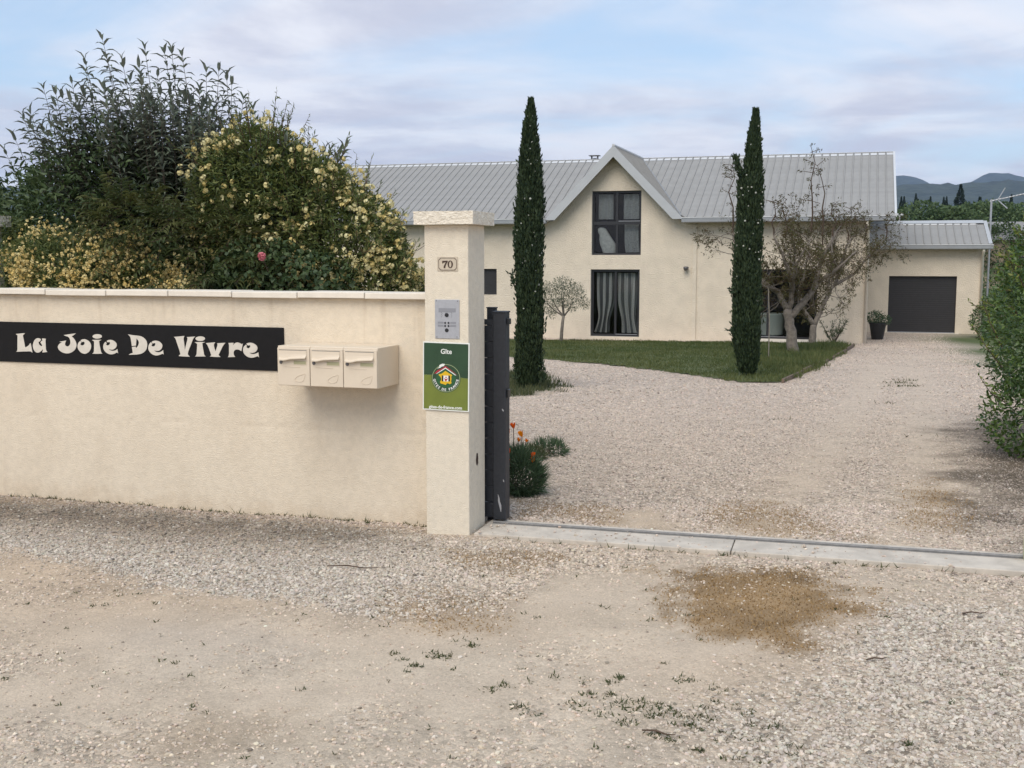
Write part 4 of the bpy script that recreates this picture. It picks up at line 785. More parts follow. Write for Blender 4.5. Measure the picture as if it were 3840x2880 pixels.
def gutter(a, c, y, z, parent, mm=None, nm='gutter'):
    pr = [(0, 0), (0, -.13), (.03, -.155), (.10, -.155), (.13, -.13), (.13, -.02), (.118, -.02), (.118, -.125), (.012, -.125), (.012, 0)]
    b = MB(); n = len(pr)
    for x in (a, c): b.v += [(x, y+p, z+q) for p, q in pr]
    b.f += [(i, (i+1) % n, n+(i+1) % n, n+i) for i in range(n)]; b.f += [tuple(range(n)), tuple(range(2*n-1, n-1, -1))]
    o = b.build(nm, M['gutter'], parent)
    MB().tube([(a, y-.004, z), (c, y-.004, z)], .012, 6).build('gutter_bead', M['ridge'], o)
    return o
gutter(-11.75, GU-2.12, -.52, ZE-.02, hs); gutter(GU+2.14, REND+.03, -.52, ZE-.02, hs)
dp = MB().tube([(8.30, -.45, 2.85), (8.30, -.42, 2.70), (8.33, -.06, 2.50), (8.33, -.06, -1.0)], .045, 10); dp.build('downpipe', M['coping'], hs, smooth=True)
lampm = MB().lathe([(.0, 0), (.05, 0), (.075, .05), (.085, .10), (.07, .12), (0, .13)], 14, (3.02, -.12, 1.40), cap=False); lampm.tube([(3.02, -.0, 1.47), (3.02, -.12, 1.50)], .02, 8)
lampm.build('wall_lamp', M['lock'], hs, smooth=True)
cc = MB().tube([(-1.09, 5.2, 4.6), (-1.09, 5.2, 5.34)], .07, 10).box(-1.28, -.90, 5.05, 5.35, 5.415, 5.437); cc.tube([(-1.2, 5.2, 5.2), (-1.2, 5.2, 5.42)], .03, 6).tube([(-.98, 5.2, 5.2), (-.98, 5.2, 5.42)], .03, 6)
cc.build('chimney_cowl', M['lock'], rf)

# things behind the glass
def curtain(loc_u, y, w_, z0, z1, label, pull=0., stripes=True, m1=None, seed=1, gather=0., nm='curtain'):
    r_ = empty(nm, H_(loc_u, y), -HA); tag(r_, label, 'curtain'); rr = random.Random(seed)
    ns = 6 if stripes else 1
    for s_ in range(ns):
        a, c = s_/ns, (s_+1)/ns; b = MB(); kx, kz = 10, 26
        for j in range(kz+1):
            t = j/kz; z = z1+(z0-z1)*t
            sq = 1-gather*math.exp(-((t-.78)/.22)**2)
            off = pull*max(0, t-.45)**1.5*2.0
            for i in range(kx+1):
                f = a+(c-a)*i/kx; x = (f-.5)*w_*sq + off*w_; yy = .035*math.sin(f*w_*34+seed)*(1+.3*t) + .01*math.sin(f*60+t*7)
                b.v.append((x, yy, z))
        for j in range(kz):
            for i in range(kx): q_ = j*(kx+1)+i; b.f.append((q_, q_+kx+1, q_+kx+2, q_+1))
        b.build('stripe' if stripes else 'cloth', (M['curtain'] if s_ % 2 == 0 else M['curtaind']) if stripes else (m1 or M['curtain']), r_, smooth=True)
    return r_
curtain(.42, .34, .60, -.58, 1.32, 'striped curtain drawn to the left inside the ground floor french door', -.25, True, None, 1, .35)
curtain(1.13, .34, .66, -.58, 1.32, 'striped curtain drawn to the right inside the ground floor french door', .2, True, None, 3, .25)
M['lace'] = mat('lace_cloth', (.40, .40, .39), .9, 60, .5)
M['whitecloth'] = mat('white_cloth', (.75, .73, .69), .9, 9, .15)
curtain(.40, .36, .46, 3.0, 3.78, 'grey lace curtain behind the upper left pane of the gable window', 0, False, M['lace'], 5)
curtain(1.22, .36, .50, 3.0, 3.78, 'grey lace curtain behind the upper right pane of the gable window', 0, False, M['lace'], 6)
curtain(1.22, .38, .46, 1.96, 2.85, 'thin grey curtain behind the lower right pane of the gable window', .1, False, M['lace'], 7)
wc = empty('gathered_cloth', H_(.42, .30, 1.95), -HA); tag(wc, 'pale gathered cloth bulging behind the lower left pane of the gable window', 'cloth')
b = MB(); kk = 22
for j, (z, x, rx) in enumerate([(0, .12, .22), (.12, .10, .25), (.28, .05, .25), (.42, .0, .21), (.55, -.04, .17), (.66, -.10, .16), (.76, -.14, .13), (.80, -.15, .05)]):
    for i in range(kk): a = 2*math.pi*i/kk; q_ = rx*(1+.06*math.sin(5*a+j)); b.v.append((x+q_*math.cos(a), .12*math.sin(a)*q_/.2, z))
for j in range(7):
    for i in range(kk): b.f.append((j*kk+i, j*kk+(i+1) % kk, (j+1)*kk+(i+1) % kk, (j+1)*kk+i))
b.build('cloth', M['whitecloth'], wc, smooth=True)
dr = empty('laundry_drum', H_(5.56, .55, -.60), -HA); tag(dr, 'pale grey green drum standing inside the sliding door', 'drum')
MB().lathe([(.0, .03), (.36, .03), (.38, .06), (.41, .66), (.42, .67), (.42, .70), (.39, .70), (.0, .68)], 28, cap=False).build('body', M['drum'], dr, smooth=True)
MB().lathe([(.0, 0), (.35, 0), (.35, .03), (0, .03)], 28, cap=False).build('base', M['lock'], dr)

# ---------------------------------------------------------------- garage annex
gx_ = empty('garage', H_(0, 6.2), -HA); tag(gx_, 'low cream garage with dark roller door beside the house', 'garage')
GD = (9.10, 11.29, -.775, 1.168); A0, A1 = 8.385, 12.02
b = MB(); wall_with_holes(b, A0, A1, -1.3, 2.12, [GD])
b.add([(A1, 0, -1.3), (A1, 3.9, -1.3), (A1, 3.9, 2.12), (A1, 1.95, 2.98), (A1, 0, 2.12)], [(0, 1, 2, 3, 4)])
b.add([(A0, 3.9, -1.3), (A1, 3.9, -1.3), (A1, 3.9, 2.12), (A0, 3.9, 2.12)], [(3, 2, 1, 0)])
b.build('wall', M['house'], gx_)
reveal('reveal', GD, gx_, 0, .12, M['house'])
gd = MB(); zz_ = GD[2]+.03; hh = (GD[3]-zz_)/26
for k in range(26):
    z0_ = zz_+k*hh; gd.add([(GD[0], .115, z0_), (GD[1], .115, z0_), (GD[1], .112, z0_+hh*.2), (GD[0], .112, z0_+hh*.2), (GD[1], .112, z0_+hh*.9), (GD[0], .112, z0_+hh*.9), (GD[1], .115, z0_+hh), (GD[0], .115, z0_+hh)], [(0, 1, 2, 3), (3, 2, 4, 5), (5, 4, 6, 7)])
gd.build('roller_door', M['garage'], gx_)
MB().box(GD[0], GD[1], .08, .125, GD[2], zz_).build('door_seal', M['alud'], gx_)
MB().box(GD[0]-.1, GD[1]+.12, -.22, .08, -1.0, GD[2]-.003).build('door_step', M['reveal'], gx_)
ar = empty('roof'); ar.parent = gx_
AZ = 2.245; AS = (3.06-AZ)/2.25
az = lambda v: AZ+(v+.3)*AS
sm_ = strip(0, .255, -.3, -.3, 1.80, az).mesh('roof_panel'); sm_.materials.append(M['roof'])
u = A0+.0
while u < 12.0: o = link('roof_panel', sm_, None, ar); o.location = (u, 0, 0); u += .255
MB().add([(u, -.3, az(-.3)+.02), (12.33, -.3, az(-.3)+.02), (12.33, 1.95, az(1.95)+.03), (u, 1.95, az(1.95)+.03)], [(0, 1, 2, 3)]).add([(12.33, -.3, az(-.3)+.02), (12.33, -.3, az(-.3)-.10), (12.33, 1.95, az(1.95)-.1), (12.33, 1.95, az(1.95)+.03)], [(0, 1, 2, 3)]).build('verge_trim', M['trim'], ar)
MB().add([(A0, 1.62, az(1.62)+.055), (u, 1.62, az(1.62)+.055), (u, 1.95, az(1.95)+.05), (A0, 1.95, az(1.95)+.05), (u, 2.3, az(1.6)+.05), (A0, 2.3, az(1.6)+.05)], [(0, 1, 2, 3), (3, 2, 4, 5)]).build('ridge_cap', M['trim'], ar)
cl = MB(); uu = A0
while uu < 11.95: cl.add([(uu+.05, 1.60, az(1.60)+.012), (uu+.25, 1.60, az(1.60)+.012), (uu+.25, 1.63, az(1.60)+.05), (uu+.05, 1.63, az(1.60)+.05)], [(0, 1, 2, 3)]); uu += .255
cl.build('ridge_closure', M['ridge'], ar)
MB().add([(A0, 1.95, az(1.95)), (12.33, 1.95, az(1.95)), (12.33, 4.2, AZ), (A0, 4.2, AZ)], [(0, 1, 2, 3)]).build('rear_slope', M['roof'], ar)
gutter(A0, 12.35, -.45, AZ-.02, gx_)
MB().add([(A0, -.32, AZ-.08), (12.3, -.32, AZ-.08), (12.3, .02, AZ-.08), (A0, .02, AZ-.08)], [(0, 3, 2, 1)]).build('soffit', M['trim'], gx_)
MB().tube([(12.06, -.38, 2.10), (12.06, -.36, 2.0), (12.06, -.05, 1.84), (12.06, -.05, -1.0)], .045, 10).build('downpipe', M['coping'], gx_, smooth=True)
vt = empty('roof_vent', H_(9.43, 8.3, 2.97), -HA); tag(vt, 'small pale double capped vent pipe above the garage ridge', 'vent')
MB().tube([(0, 0, 0), (0, 0, .34)], .025, 8).build('pipe', M['ridge'], vt)
for s in (-1, 1): MB().lathe([(0, 0), (.05, 0), (.06, .03), (.03, .07), (0, .075)], 12, (s*.07, 0, .33), cap=False).build('cap', M['ridge'], vt, smooth=True)
an = empty('tv_antenna', H_(12.46, 8.2, 1.9), -HA); tag(an, 'grey television antenna on a mast behind the garage', 'antenna')
MB().tube([(0, 0, -2.6), (0, 0, 1.93)], .035, 8).build('mast', M['alu'], an)
MB().tube([(-.05, 0, 1.86), (1.02, -.15, 2.09)], .022, 6).build('boom', M['alu'], an)
for k in range(9): t = .1+k*.105; MB().tube([(t, -.28-.14*t, 1.88+.215*t), (t, .28-.14*t, 1.88+.215*t)], .008, 5).build('element', M['alu'], an)
MB().tube([(.2, -.02, 1.90), (.42, -.05, 2.32)], .020, 6).build('reflector_arm', M['alu'], an)
MB().tube([(.2, -.02, 1.90), (.52, -.05, 1.60)], .020, 6).build('reflector_arm', M['alu'], an)
pr = empty('folded_parasol', H_(-5.55, -2.2, -.8), -HA); tag(pr, 'red folded parasol tip beside the pillar, before the dark shutter', 'parasol')
MB().tube([(0, 0, 0), (0, 0, 2.3)], .025, 8).build('pole', M['white'], pr)
MB().lathe([(.10, 1.1), (.13, 1.2), (.10, 1.7), (.05, 2.1), (.015, 2.28), (0, 2.3)], 12, cap=False).build('canopy', M['redcloth'], pr, smooth=True)
# ---------------------------------------------------------------- foliage tools
def unit(a): return a/(np.linalg.norm(a, axis=-1, keepdims=True)+1e-9)
T_DIAMOND = (np.array([(0, 0, 0), (.5, .42, .10), (0, 1, -.10), (-.5, .42, .10)], float), [(0, 1, 2), (0, 2, 3)])
T_LANCE = (np.array([(0, 0, 0), (.42, .30, .06), (.38, .62, .02), (0, 1, -.30), (-.38, .62, .02), (-.42, .30, .06), (0, .30, .0), (0, .62, -.04)], float),
           [(0, 1, 6), (0, 6, 5), (1, 2, 7, 6), (6, 7, 4, 5), (2, 3, 7), (7, 3, 4)])
T_BLADE = (np.array([(-.5, 0, 0), (.5, 0, 0), (.3, .55, .05), (0, 1, .2), (-.3, .55, .05)], float), [(0, 1, 2, 4), (4, 2, 3)])
T_FAN = (np.array([(-.12, 0, 0), (.12, 0, 0), (.5, .62, .08), (.28, .70, .0), (.2, 1.0, .03), (-.05, .80, .05), (-.2, .95, -.03), (-.30, .66, .0), (-.5, .55, -.08)], float),
         [(0, 1, 2, 3), (0, 3, 4, 5), (0, 5, 6, 7), (0, 7, 8)])
def tri_cluster(k, seed):
    rr = np.random.default_rng(seed); vv = []; ff = []
    for i in range(k):
        d = unit(rr.normal(size=3)+np.array([0, .3, .4])); c = d*.32*rr.random()**.4; a = unit(np.cross(d, rr.normal(size=3))); b_ = np.cross(d, a); r_ = .30
        base = len(vv)
        vv.append(c+d*.10)
        for j in range(5): an_ = j*1.2566+.3*i; vv.append(c+(a*math.cos(an_)+b_*math.sin(an_))*r_*rr.uniform(.8, 1.15) + d*rr.uniform(.10, .22))
        ff += [(base, base+1+j, base+1+(j+1) % 5) for j in range(5)]
    return np.array(vv), ff
T_BLOOM = tri_cluster(5, 2)
def scatter(name, tpl, P, D, Nn, L, Wd, m, parent=None, tint=None, kind='stuff', smooth=False):
    tv, tf = tpl; P = np.asarray(P, float); n = len(P); D = unit(D); rt = unit(np.cross(D, Nn)); up_ = np.cross(rt, D)
    L = np.broadcast_to(L, (n,)); Wd = np.broadcast_to(Wd, (n,))
    v = P[:, None] + rt[:, None]*(tv[None, :, 0, None]*Wd[:, None, None]) + D[:, None]*(tv[None, :, 1, None]*L[:, None, None]) + up_[:, None]*(tv[None, :, 2, None]*L[:, None, None])
    k = len(tv); lp = np.concatenate([np.array(f) for f in tf]); tt = np.array([len(f) for f in tf]); st = np.concatenate([[0], np.cumsum(tt)[:-1]])
    loops = (lp[None] + (np.arange(n)*k)[:, None]).ravel(); starts = (st[None] + (np.arange(n)*len(lp))[:, None]).ravel()
    me = ngon_mesh(name, v.reshape(-1, 3), loops, starts, None, smooth)
    if tint is None: tint = np.random.default_rng(n).random(n)
    a = me.attributes.new('tint', 'FLOAT', 'POINT'); a.data.foreach_set('value', np.repeat(tint, k).astype(np.float32))
    o = link(name, me, m, parent)
    if kind: o['kind'] = kind
    return o
def blob_points(ells, n, rng, shell=.22, flat_bottom=None):
    c = np.array([e[:3] for e in ells], float); r_ = np.array([e[3:6] for e in ells], float)
    wt = (r_[:, 0]*r_[:, 1]+r_[:, 1]*r_[:, 2]+r_[:, 0]*r_[:, 2]); wt /= wt.sum()
    k = rng.choice(len(ells), int(n*1.7), p=wt); d = unit(rng.normal(size=(len(k), 3))); f = 1-np.abs(rng.normal(0, shell, len(k)))
    f = np.clip(f, .15, 1.05) + (fbm(d[:, 0]*3+k*3, d[:, 2]*3+d[:, 1]*2)-.5)*.30
    P = c[k]+d*r_[k]*f[:, None]; ok = np.ones(len(P), bool)
    for i in range(len(ells)):
        q_ = (((P-c[i])/r_[i])**2).sum(1); ok &= (i == k) | (q_ > .55)
    if flat_bottom is not None: ok &= P[:, 2] > flat_bottom
    P, k, d = P[ok][:n], k[ok][:n], d[ok][:n]
    return P, unit(d/r_[k])
def stems_mb(base, tips, r0, rng, k=5):
    b = MB()
    for t in tips:
        t = np.array(t); m1 = base*.55+t*.45+rng.normal(0, .05, 3); m1[2] = base[2]+(t[2]-base[2])*.5
        b.tube([base+rng.normal(0, .04, 3)*np.array([1, 1, 0]), base*.8+t*.2+np.array([0, 0, .05]), m1, t], [r0, r0*.8, r0*.55, r0*.15], k, cap=False)
    return b
rng = np.random.default_rng(21)
LM = dict(
    silver=leaf_mat('silver_leaf', (.075, .098, .062), (.14, .165, .115), .55, .2, (.19, .205, .165)),
    deep=leaf_mat('deep_green_leaf', (.034, .062, .024), (.085, .12, .042), .5, .2),
    olive=leaf_mat('olive_green_leaf', (.048, .070, .024), (.12, .125, .040), .5, .3),
    rose=leaf_mat('rose_leaf', (.06, .10, .03), (.19, .205, .06), .5, .3),
    roseflower=leaf_mat('pale_yellow_petal', (.70, .55, .21), (.82, .75, .44), .7, .25, spec=.1),
    gold=leaf_mat('golden_petal', (.68, .50, .18), (.82, .70, .37), .7, .25, spec=.1),
    pink=leaf_mat('pink_petal', (.72, .20, .24), (.80, .36, .38), .7, .25, spec=.1),
    cypress=leaf_mat('cypress_spray', (.016, .034, .015), (.060, .085, .034), .65, .12),
    cone=mat('cypress_cone', (.42, .42, .36), .8),
    albiz=leaf_mat('bronze_young_leaf', (.085, .052, .02), (.10, .105, .035), .6, .3),
    grey=leaf_mat('grey_olive_leaf', (.075, .095, .055), (.17, .19, .13), .55, .15),
    hedge=leaf_mat('hedge_leaf', (.026, .068, .016), (.125, .185, .036), .38, .25, spec=.5),
    young=leaf_mat('young_hedge_leaf', (.12, .19, .03), (.26, .27, .06), .4, .3),
    grass=leaf_mat('grass_blade', (.06, .092, .024), (.16, .165, .055), .6, .3),
    dry=leaf_mat('dry_moss_blade', (.25, .155, .07), (.40, .27, .135), .9, .1, spec=.1),
    weed=leaf_mat('weed_blade', (.045, .065, .025), (.12, .12, .05), .7, .25),
    feather=leaf_mat('feathery_leaf', (.05, .095, .045), (.12, .17, .085), .6, .25),
    orange=leaf_mat('orange_petal', (.80, .10, .01), (.85, .28, .01), .6, .3, spec=.1),
    far=leaf_mat('far_tree_leaf', (.06, .105, .04), (.13, .175, .07), .7, .2),
    fard=leaf_mat('far_conifer_leaf', (.012, .028, .020), (.028, .045, .028), .8, .1),
    pinkbush=leaf_mat('greyish_pink_bush_leaf', (.16, .15, .11), (.28, .21, .18), .7, .2),
)
def single_leaf_mesh(name, tpl, L, Wd, m, tint):
    tv, tf = tpl; me = bpy.data.meshes.new(name); me.from_pydata([(x*Wd, y*L, z*L) for x, y, z in tv], [], tf); me.update()
    a = me.attributes.new('tint', 'FLOAT', 'POINT'); a.data.foreach_set('value', [tint]*len(tv)); me.materials.append(m); return me
def frame_matrix(P, D, Nn, s=1.):
    D = unit(np.array(D, float)); rt = unit(np.cross(D, Nn)); up_ = np.cross(rt, D)
    return Matrix(((rt[0]*s, D[0]*s, up_[0]*s, P[0]), (rt[1]*s, D[1]*s, up_[1]*s, P[1]), (rt[2]*s, D[2]*s, up_[2]*s, P[2]), (0, 0, 0, 1)))

# ---------------------------------------------------------------- shrubs behind the wall (in the wall's own axes: x along it, y into the garden)
def shrub_root(name, u, v, label, cat='shrub'):
    r_ = empty(name, W_(u, v, 0), -PA); tag(r_, label, cat); return r_
# tall silver-leaved shrub
SU, SV = -3.15, 1.75
ss = shrub_root('silver_leaved_shrub', SU, SV, 'tall shrub with upright silvery grey shoots rising above the others')
base = np.array([0, 0, 0.]); tips = [np.array([t[0]-SU, t[1]-SV, t[2]-.07]) for t in TIPS]
nfirst = len(tips)
tipz = sorted(tips, key=lambda t: t[0])
tx = np.array([t[0] for t in tipz]); tz_ = np.array([t[2] for t in tipz])
for k in range(400):
    x = rng.uniform(-1.2, 1.25); top = np.interp(x, tx, tz_); z = top - .26 - abs(rng.normal(0, .5)); 
    if z > 1.3: tips.append(np.array([x, rng.uniform(-.6, .7), z]))
sm_b = MB(); LP, LD, LN = [], [], []; featured = []
for i, t in enumerate(tips):
    fork = np.array([t[0]*.45+rng.normal(0, .1), t[1]*.5, max(.5, t[2]*.48)])
    mid = fork*.4+t*.6+np.array([rng.normal(0, .03), rng.normal(0, .03), .0]); mid[0] = t[0]-(t[0]-fork[0])*.28+rng.normal(0, .05)
    pts = [fork, mid, t]; sm_b.tube([base*.6+fork*.4*np.array([1, 1, .4]), fork, mid, t], [.013, .009, .005, .002], 4, cap=False)
    L_ = 1.15 if i < nfirst else 1.0; ang = rng.uniform(0, 3.14); d = unit(t-mid); nn_ = int(L_/.043)
    for j in range(nn_):
        s = j*.043; p = t - d*s if s < np.linalg.norm(t-mid) else mid-(unit(mid-fork))*(s-np.linalg.norm(t-mid))
        ang += 1.571 + rng.normal(0, .25); op = .30+min(1, s/.11)*1.22+rng.normal(0, .12)         # young pairs stand up, older ones arch out
        for sg in (0, math.pi):
            h = np.array([math.cos(ang+sg), math.sin(ang+sg), 0]); dd = unit(h*math.sin(op)+d*math.cos(op))
            LP.append(p); LD.append(dd); LN.append(unit(d-dd*(d@dd)+1e-3)); featured.append(i < nfirst and s < .36)
LP, LD, LN = map(np.array, (LP, LD, LN)); featured = np.array(featured)
sm_b.build('stem', M['dbark'], ss)['kind'] = 'stuff'
fi = np.where(featured)[0]; fi = fi[:300]; rest = np.setdiff1d(np.arange(len(LP)), fi)
lms = [single_leaf_mesh('leaf', T_LANCE, l_, w__, LM['silver'], t_) for l_, w__, t_ in ((.125, .036, .2), (.115, .034, .6), (.132, .038, .9))]
for j, i in enumerate(fi):
    o = bpy.data.objects.new('leaf', lms[j % 3]); COL.objects.link(o); o.parent = ss; o.matrix_local = frame_matrix(LP[i], LD[i], LN[i], rng.uniform(.75, 1.1))
scatter('foliage', T_LANCE, LP[rest], LD[rest], LN[rest], rng.uniform(.09, .135, len(rest)), rng.uniform(.026, .039, len(rest)), LM['silver'], ss)
# dark evergreen shrub filling the left, behind
dg = shrub_root('dark_leaved_shrub', -3.55, 1.55, 'dense dark green shrub below the silvery shoots at the far left')
E1 = [(-.35, 0, 2.15, .70, .6, .80), (.75, -.1, 1.5, .5, .5, .6), (.5, .3, 2.3, .6, .5, .5), (1.1, .2, 2.2, .5, .5, .5), (.25, .1, 1.8, .7, .6, .75), (.9, .2, 1.7, .75, .6, .75), (-.8, .1, 1.75, .6, .5, .9), (-1.35, .2, 1.75, .6, .5, .9), (.55, .25, 2.05, .6, .5, .55), (-1.9, .3, 1.6, .6, .5, .8)]
P_, N_ = blob_points(E1, 22000, rng, .3, .9); D_ = unit(N_*.6+rng.normal(0, .6, P_.shape)+np.array([0, 0, .15]))
scatter('foliage', T_LANCE, P_, D_, unit(np.cross(D_, rng.normal(size=D_.shape))+np.array([0, 0, .6])), rng.uniform(.06, .10, len(P_)), rng.uniform(.022, .034, len(P_)), LM['deep'], dg)
stems_mb(np.zeros(3), [(e[0], e[1], e[2]) for e in E1], .03, rng).build('stem', M['dbark'], dg)
# pinnate-leaved climber in the middle
ws = shrub_root('pinnate_leaved_climber', -2.55, .95, 'olive green climber with long feather shaped leaves in the middle of the bushes')
E2 = [(-.55, .0, 1.85, .5, .35, .42), (.0, .0, 1.75, .55, .35, .5), (.35, .05, 1.55, .45, .35, .45), (-.2, -.05, 1.45, .6, .3, .4), (-.75, .1, 2.05, .25, .25, .25)]
P_, N_ = blob_points(E2, 480, rng, .25, 1.2)
lp, ld, ln = [], [], []; fr_b = MB()
for p, nn_ in zip(P_, N_):
    d = unit(nn_*.8+rng.normal(0, .35, 3)+np.array([0, -.35, -.1])); L_ = rng.uniform(.20, .32); upv = unit(np.array([0, 0, 1.])-d*d[2]); sd = np.cross(d, upv)
    pts = []
    for j in range(9):
        t = j/8; q_ = p+d*L_*t+np.array([0, 0, -.28*L_*t*t]); pts.append(q_)
        if j:
            for sg in (-1, 1): lp.append(q_); ld.append(unit(sd*sg*.9+d*.55+np.array([0, 0, -.2])+rng.normal(0, .28, 3))); ln.append(upv)
    fr_b.tube(pts[::4], .0016, 3, cap=False)
fr_b.build('leaf_stalk', M['twig'], ws)['kind'] = 'stuff'
lp, ld, ln = map(np.array, (lp, ld, ln)); scatter('foliage', T_LANCE, lp, ld, ln, rng.uniform(.06, .085, len(lp)), rng.uniform(.018, .026, len(lp)), LM['olive'], ws, np.repeat(rng.random(len(lp)//16+1), 16)[:len(lp)])
stems_mb(np.zeros(3), [(e[0], e[1], e[2]) for e in E2], .02, rng).build('stem', M['dbark'], ws)
# big yellow rambling rose
def blooms(root, ells, nclust, nper, size, m, rng, nfeat, spread=.07, flat=None, front=True, nm='rose_bloom'):
    P_, N_ = blob_points(ells, nclust*3, rng, .06, flat)
    if front: k = (N_[:, 1] < .35); P_, N_ = P_[k], N_[k]
    cl_ = fbm(P_[:, 0]*3.1+7, P_[:, 2]*3.1+2); o_ = np.argsort(-(cl_+rng.normal(0, .16, len(cl_)))); P_, N_ = P_[o_][:nclust], N_[o_][:nclust]
    pp = np.repeat(P_, nper, 0)+rng.normal(0, spread, (len(P_)*nper, 3)); nn_ = unit(np.repeat(N_, nper, 0)+rng.normal(0, .5, (len(pp), 3)))+np.array([0, -.2, .15]); nn_ = unit(nn_)
    pp = pp+nn_*.03
    perm = rng.permutation(len(pp)); pp, nn_ = pp[perm], nn_[perm]
    ms_ = [single_leaf_mesh(nm, T_BLOOM, size, size, m, t_) for t_ in (.1, .5, .9)]
    nf = min(nfeat, len(pp))
    for j in range(nf):
        o = bpy.data.objects.new(nm, ms_[j % 3]); COL.objects.link(o); o.parent = root; o.matrix_local = frame_matrix(pp[j], np.cross(nn_[j], rng.normal(size=3)), nn_[j], rng.uniform(.75, 1.3))
    if nf < len(pp): scatter('small_blooms', T_BLOOM, pp[nf:], np.cross(nn_[nf:], rng.normal(size=(len(pp)-nf, 3))), nn_[nf:], rng.uniform(.7, 1.2, len(pp)-nf)*size, rng.uniform(.7, 1.2, len(pp)-nf)*size, m, root)
yr = shrub_root('yellow_rambling_rose', -1.9, 1.45, 'big rounded yellow rambling rose bush beside the gate pillar')
E3 = [(-.45, .0, 2.25, .55, .5, .60), (-.1, .0, 1.95, .62, .5, .72), (.3, .0, 1.72, .55, .5, .62), (.62, -.05, 1.45, .36, .4, .45), (-.6, .05, 1.75, .5, .45, .6), (.1, -.1, 1.35, .7, .45, .5), (.72, -.1, 1.35, .22, .3, .35)]
P_, N_ = blob_points(E3, 42000, rng, .16, .9); D_ = unit(N_*.8+rng.normal(0, .7, P_.shape)+np.array([0, 0, -.1]))
scatter('foliage', T_DIAMOND, P_, D_, unit(np.cross(D_, rng.normal(size=D_.shape))+np.array([0, 0, .7])), rng.uniform(.04, .07, len(P_)), rng.uniform(.011, .018, len(P_)), LM['rose'], yr)
sp_b = MB(); lp, ld = [], []
for k in range(330):
    e = E3[rng.integers(0, len(E3))]; d = unit(rng.normal(size=3)+np.array([.3, -.2, .9])); p = np.array(e[:3])+d*np.array(e[3:6]); p = np.array(e[:3])+d*np.array(e[3:6])*.93; L_ = rng.uniform(.08, .30); q_ = p+d*L_+np.array([0, 0, .05])
    sp_b.tube([p-d*.1, p+d*L_*.5, q_], [.004, .003, .0015], 3, cap=False)
    for j in range(16): t = j/15; lp.append(p+(q_-p)*t); ld.append(unit(d*.6+rng.normal(0, .6, 3)))
sp_b.build('shoot', M['twig'], yr)['kind'] = 'stuff'; lp, ld = np.array(lp), np.array(ld)
scatter('shoot_leaves', T_LANCE, lp, ld, unit(np.cross(ld, rng.normal(size=ld.shape))), rng.uniform(.03, .055, len(lp)), rng.uniform(.008, .012, len(lp)), LM['rose'], yr)
blooms(yr, E3, 240, 8, .048, LM['roseflower'], rng, 300, .045, 1.1)
stems_mb(np.zeros(3), [(e[0], e[1], e[2]) for e in E3], .03, rng).build('stem', M['dbark'], yr)
# low golden rose over the wall at left
lr = shrub_root('low_golden_rose', -3.05, .72, 'low bush crowded with golden yellow blooms just above the wall at left')
E4 = [(-1.15, 0, 1.62, .55, .32, .30), (-.55, 0, 1.62, .45, .30, .30), (-.2, 0, 1.66, .32, .28, .30), (.05, -.02, 1.55, .35, .26, .25), (.42, -.05, 1.47, .26, .2, .14), (-.8, .05, 1.80, .4, .25, .22), (-1.5, .1, 1.55, .5, .3, .35), (-1.45, .4, 1.75, .4, .3, .4)]
P_, N_ = blob_points(E4, 12000, rng, .25, 1.1); D_ = unit(N_*.5+rng.normal(0, .7, P_.shape)+np.array([0, 0, .1]))
scatter('foliage', T_LANCE, P_, D_, unit(np.cross(D_, rng.normal(size=D_.shape))+np.array([0, 0, .6])), rng.uniform(.035, .07, len(P_)), rng.uniform(.006, .012, len(P_)), LM['rose'], lr)
blooms(lr, E4[1:5]+[E4[5]], 130, 20, .029, LM['gold'], rng, 300, .048, 1.35)
stems_mb(np.zeros(3), [(e[0], e[1], e[2]) for e in E4], .02, rng).build('stem', M['dbark'], lr)
# dark rose with one pink bloom
pk = shrub_root('pink_rose_bush', -1.75, .85, 'dark leaved rose bush with a single pink bloom above the wall')
E5 = [(-.2, 0, 1.62, .45, .3, .32), (.15, .05, 1.55, .4, .3, .3), (-.45, .0, 1.5, .3, .25, .3)]
P_, N_ = blob_points(E5, 3600, rng, .3, 1.1); D_ = unit(N_*.5+rng.normal(0, .6, P_.shape)+np.array([0, 0, -.15]))
scatter('foliage', T_DIAMOND, P_, D_, unit(N_+rng.normal(0, .4, N_.shape)), rng.uniform(.035, .055, len(P_)), rng.uniform(.026, .038, len(P_)), LM['deep'], pk)
pb = shrub = (-.055+.0, -.30, 1.80)
bt = tri_cluster(16, 9)
o = link('pink_bloom', single_leaf_mesh('pink_bloom', bt, .062, .062, LM['pink'], .4), None, pk); o.location = pb; o['label'] = 'single pink rose bloom'
o = link('bloom_stalk', MB().tube([(-.05, .0, 1.4), pb], .004, 4).mesh('bloom_stalk'), M['twig'], pk)
stems_mb(np.zeros(3), [(e[0], e[1], e[2]) for e in E5], .02, rng).build('stem', M['dbark'], pk)
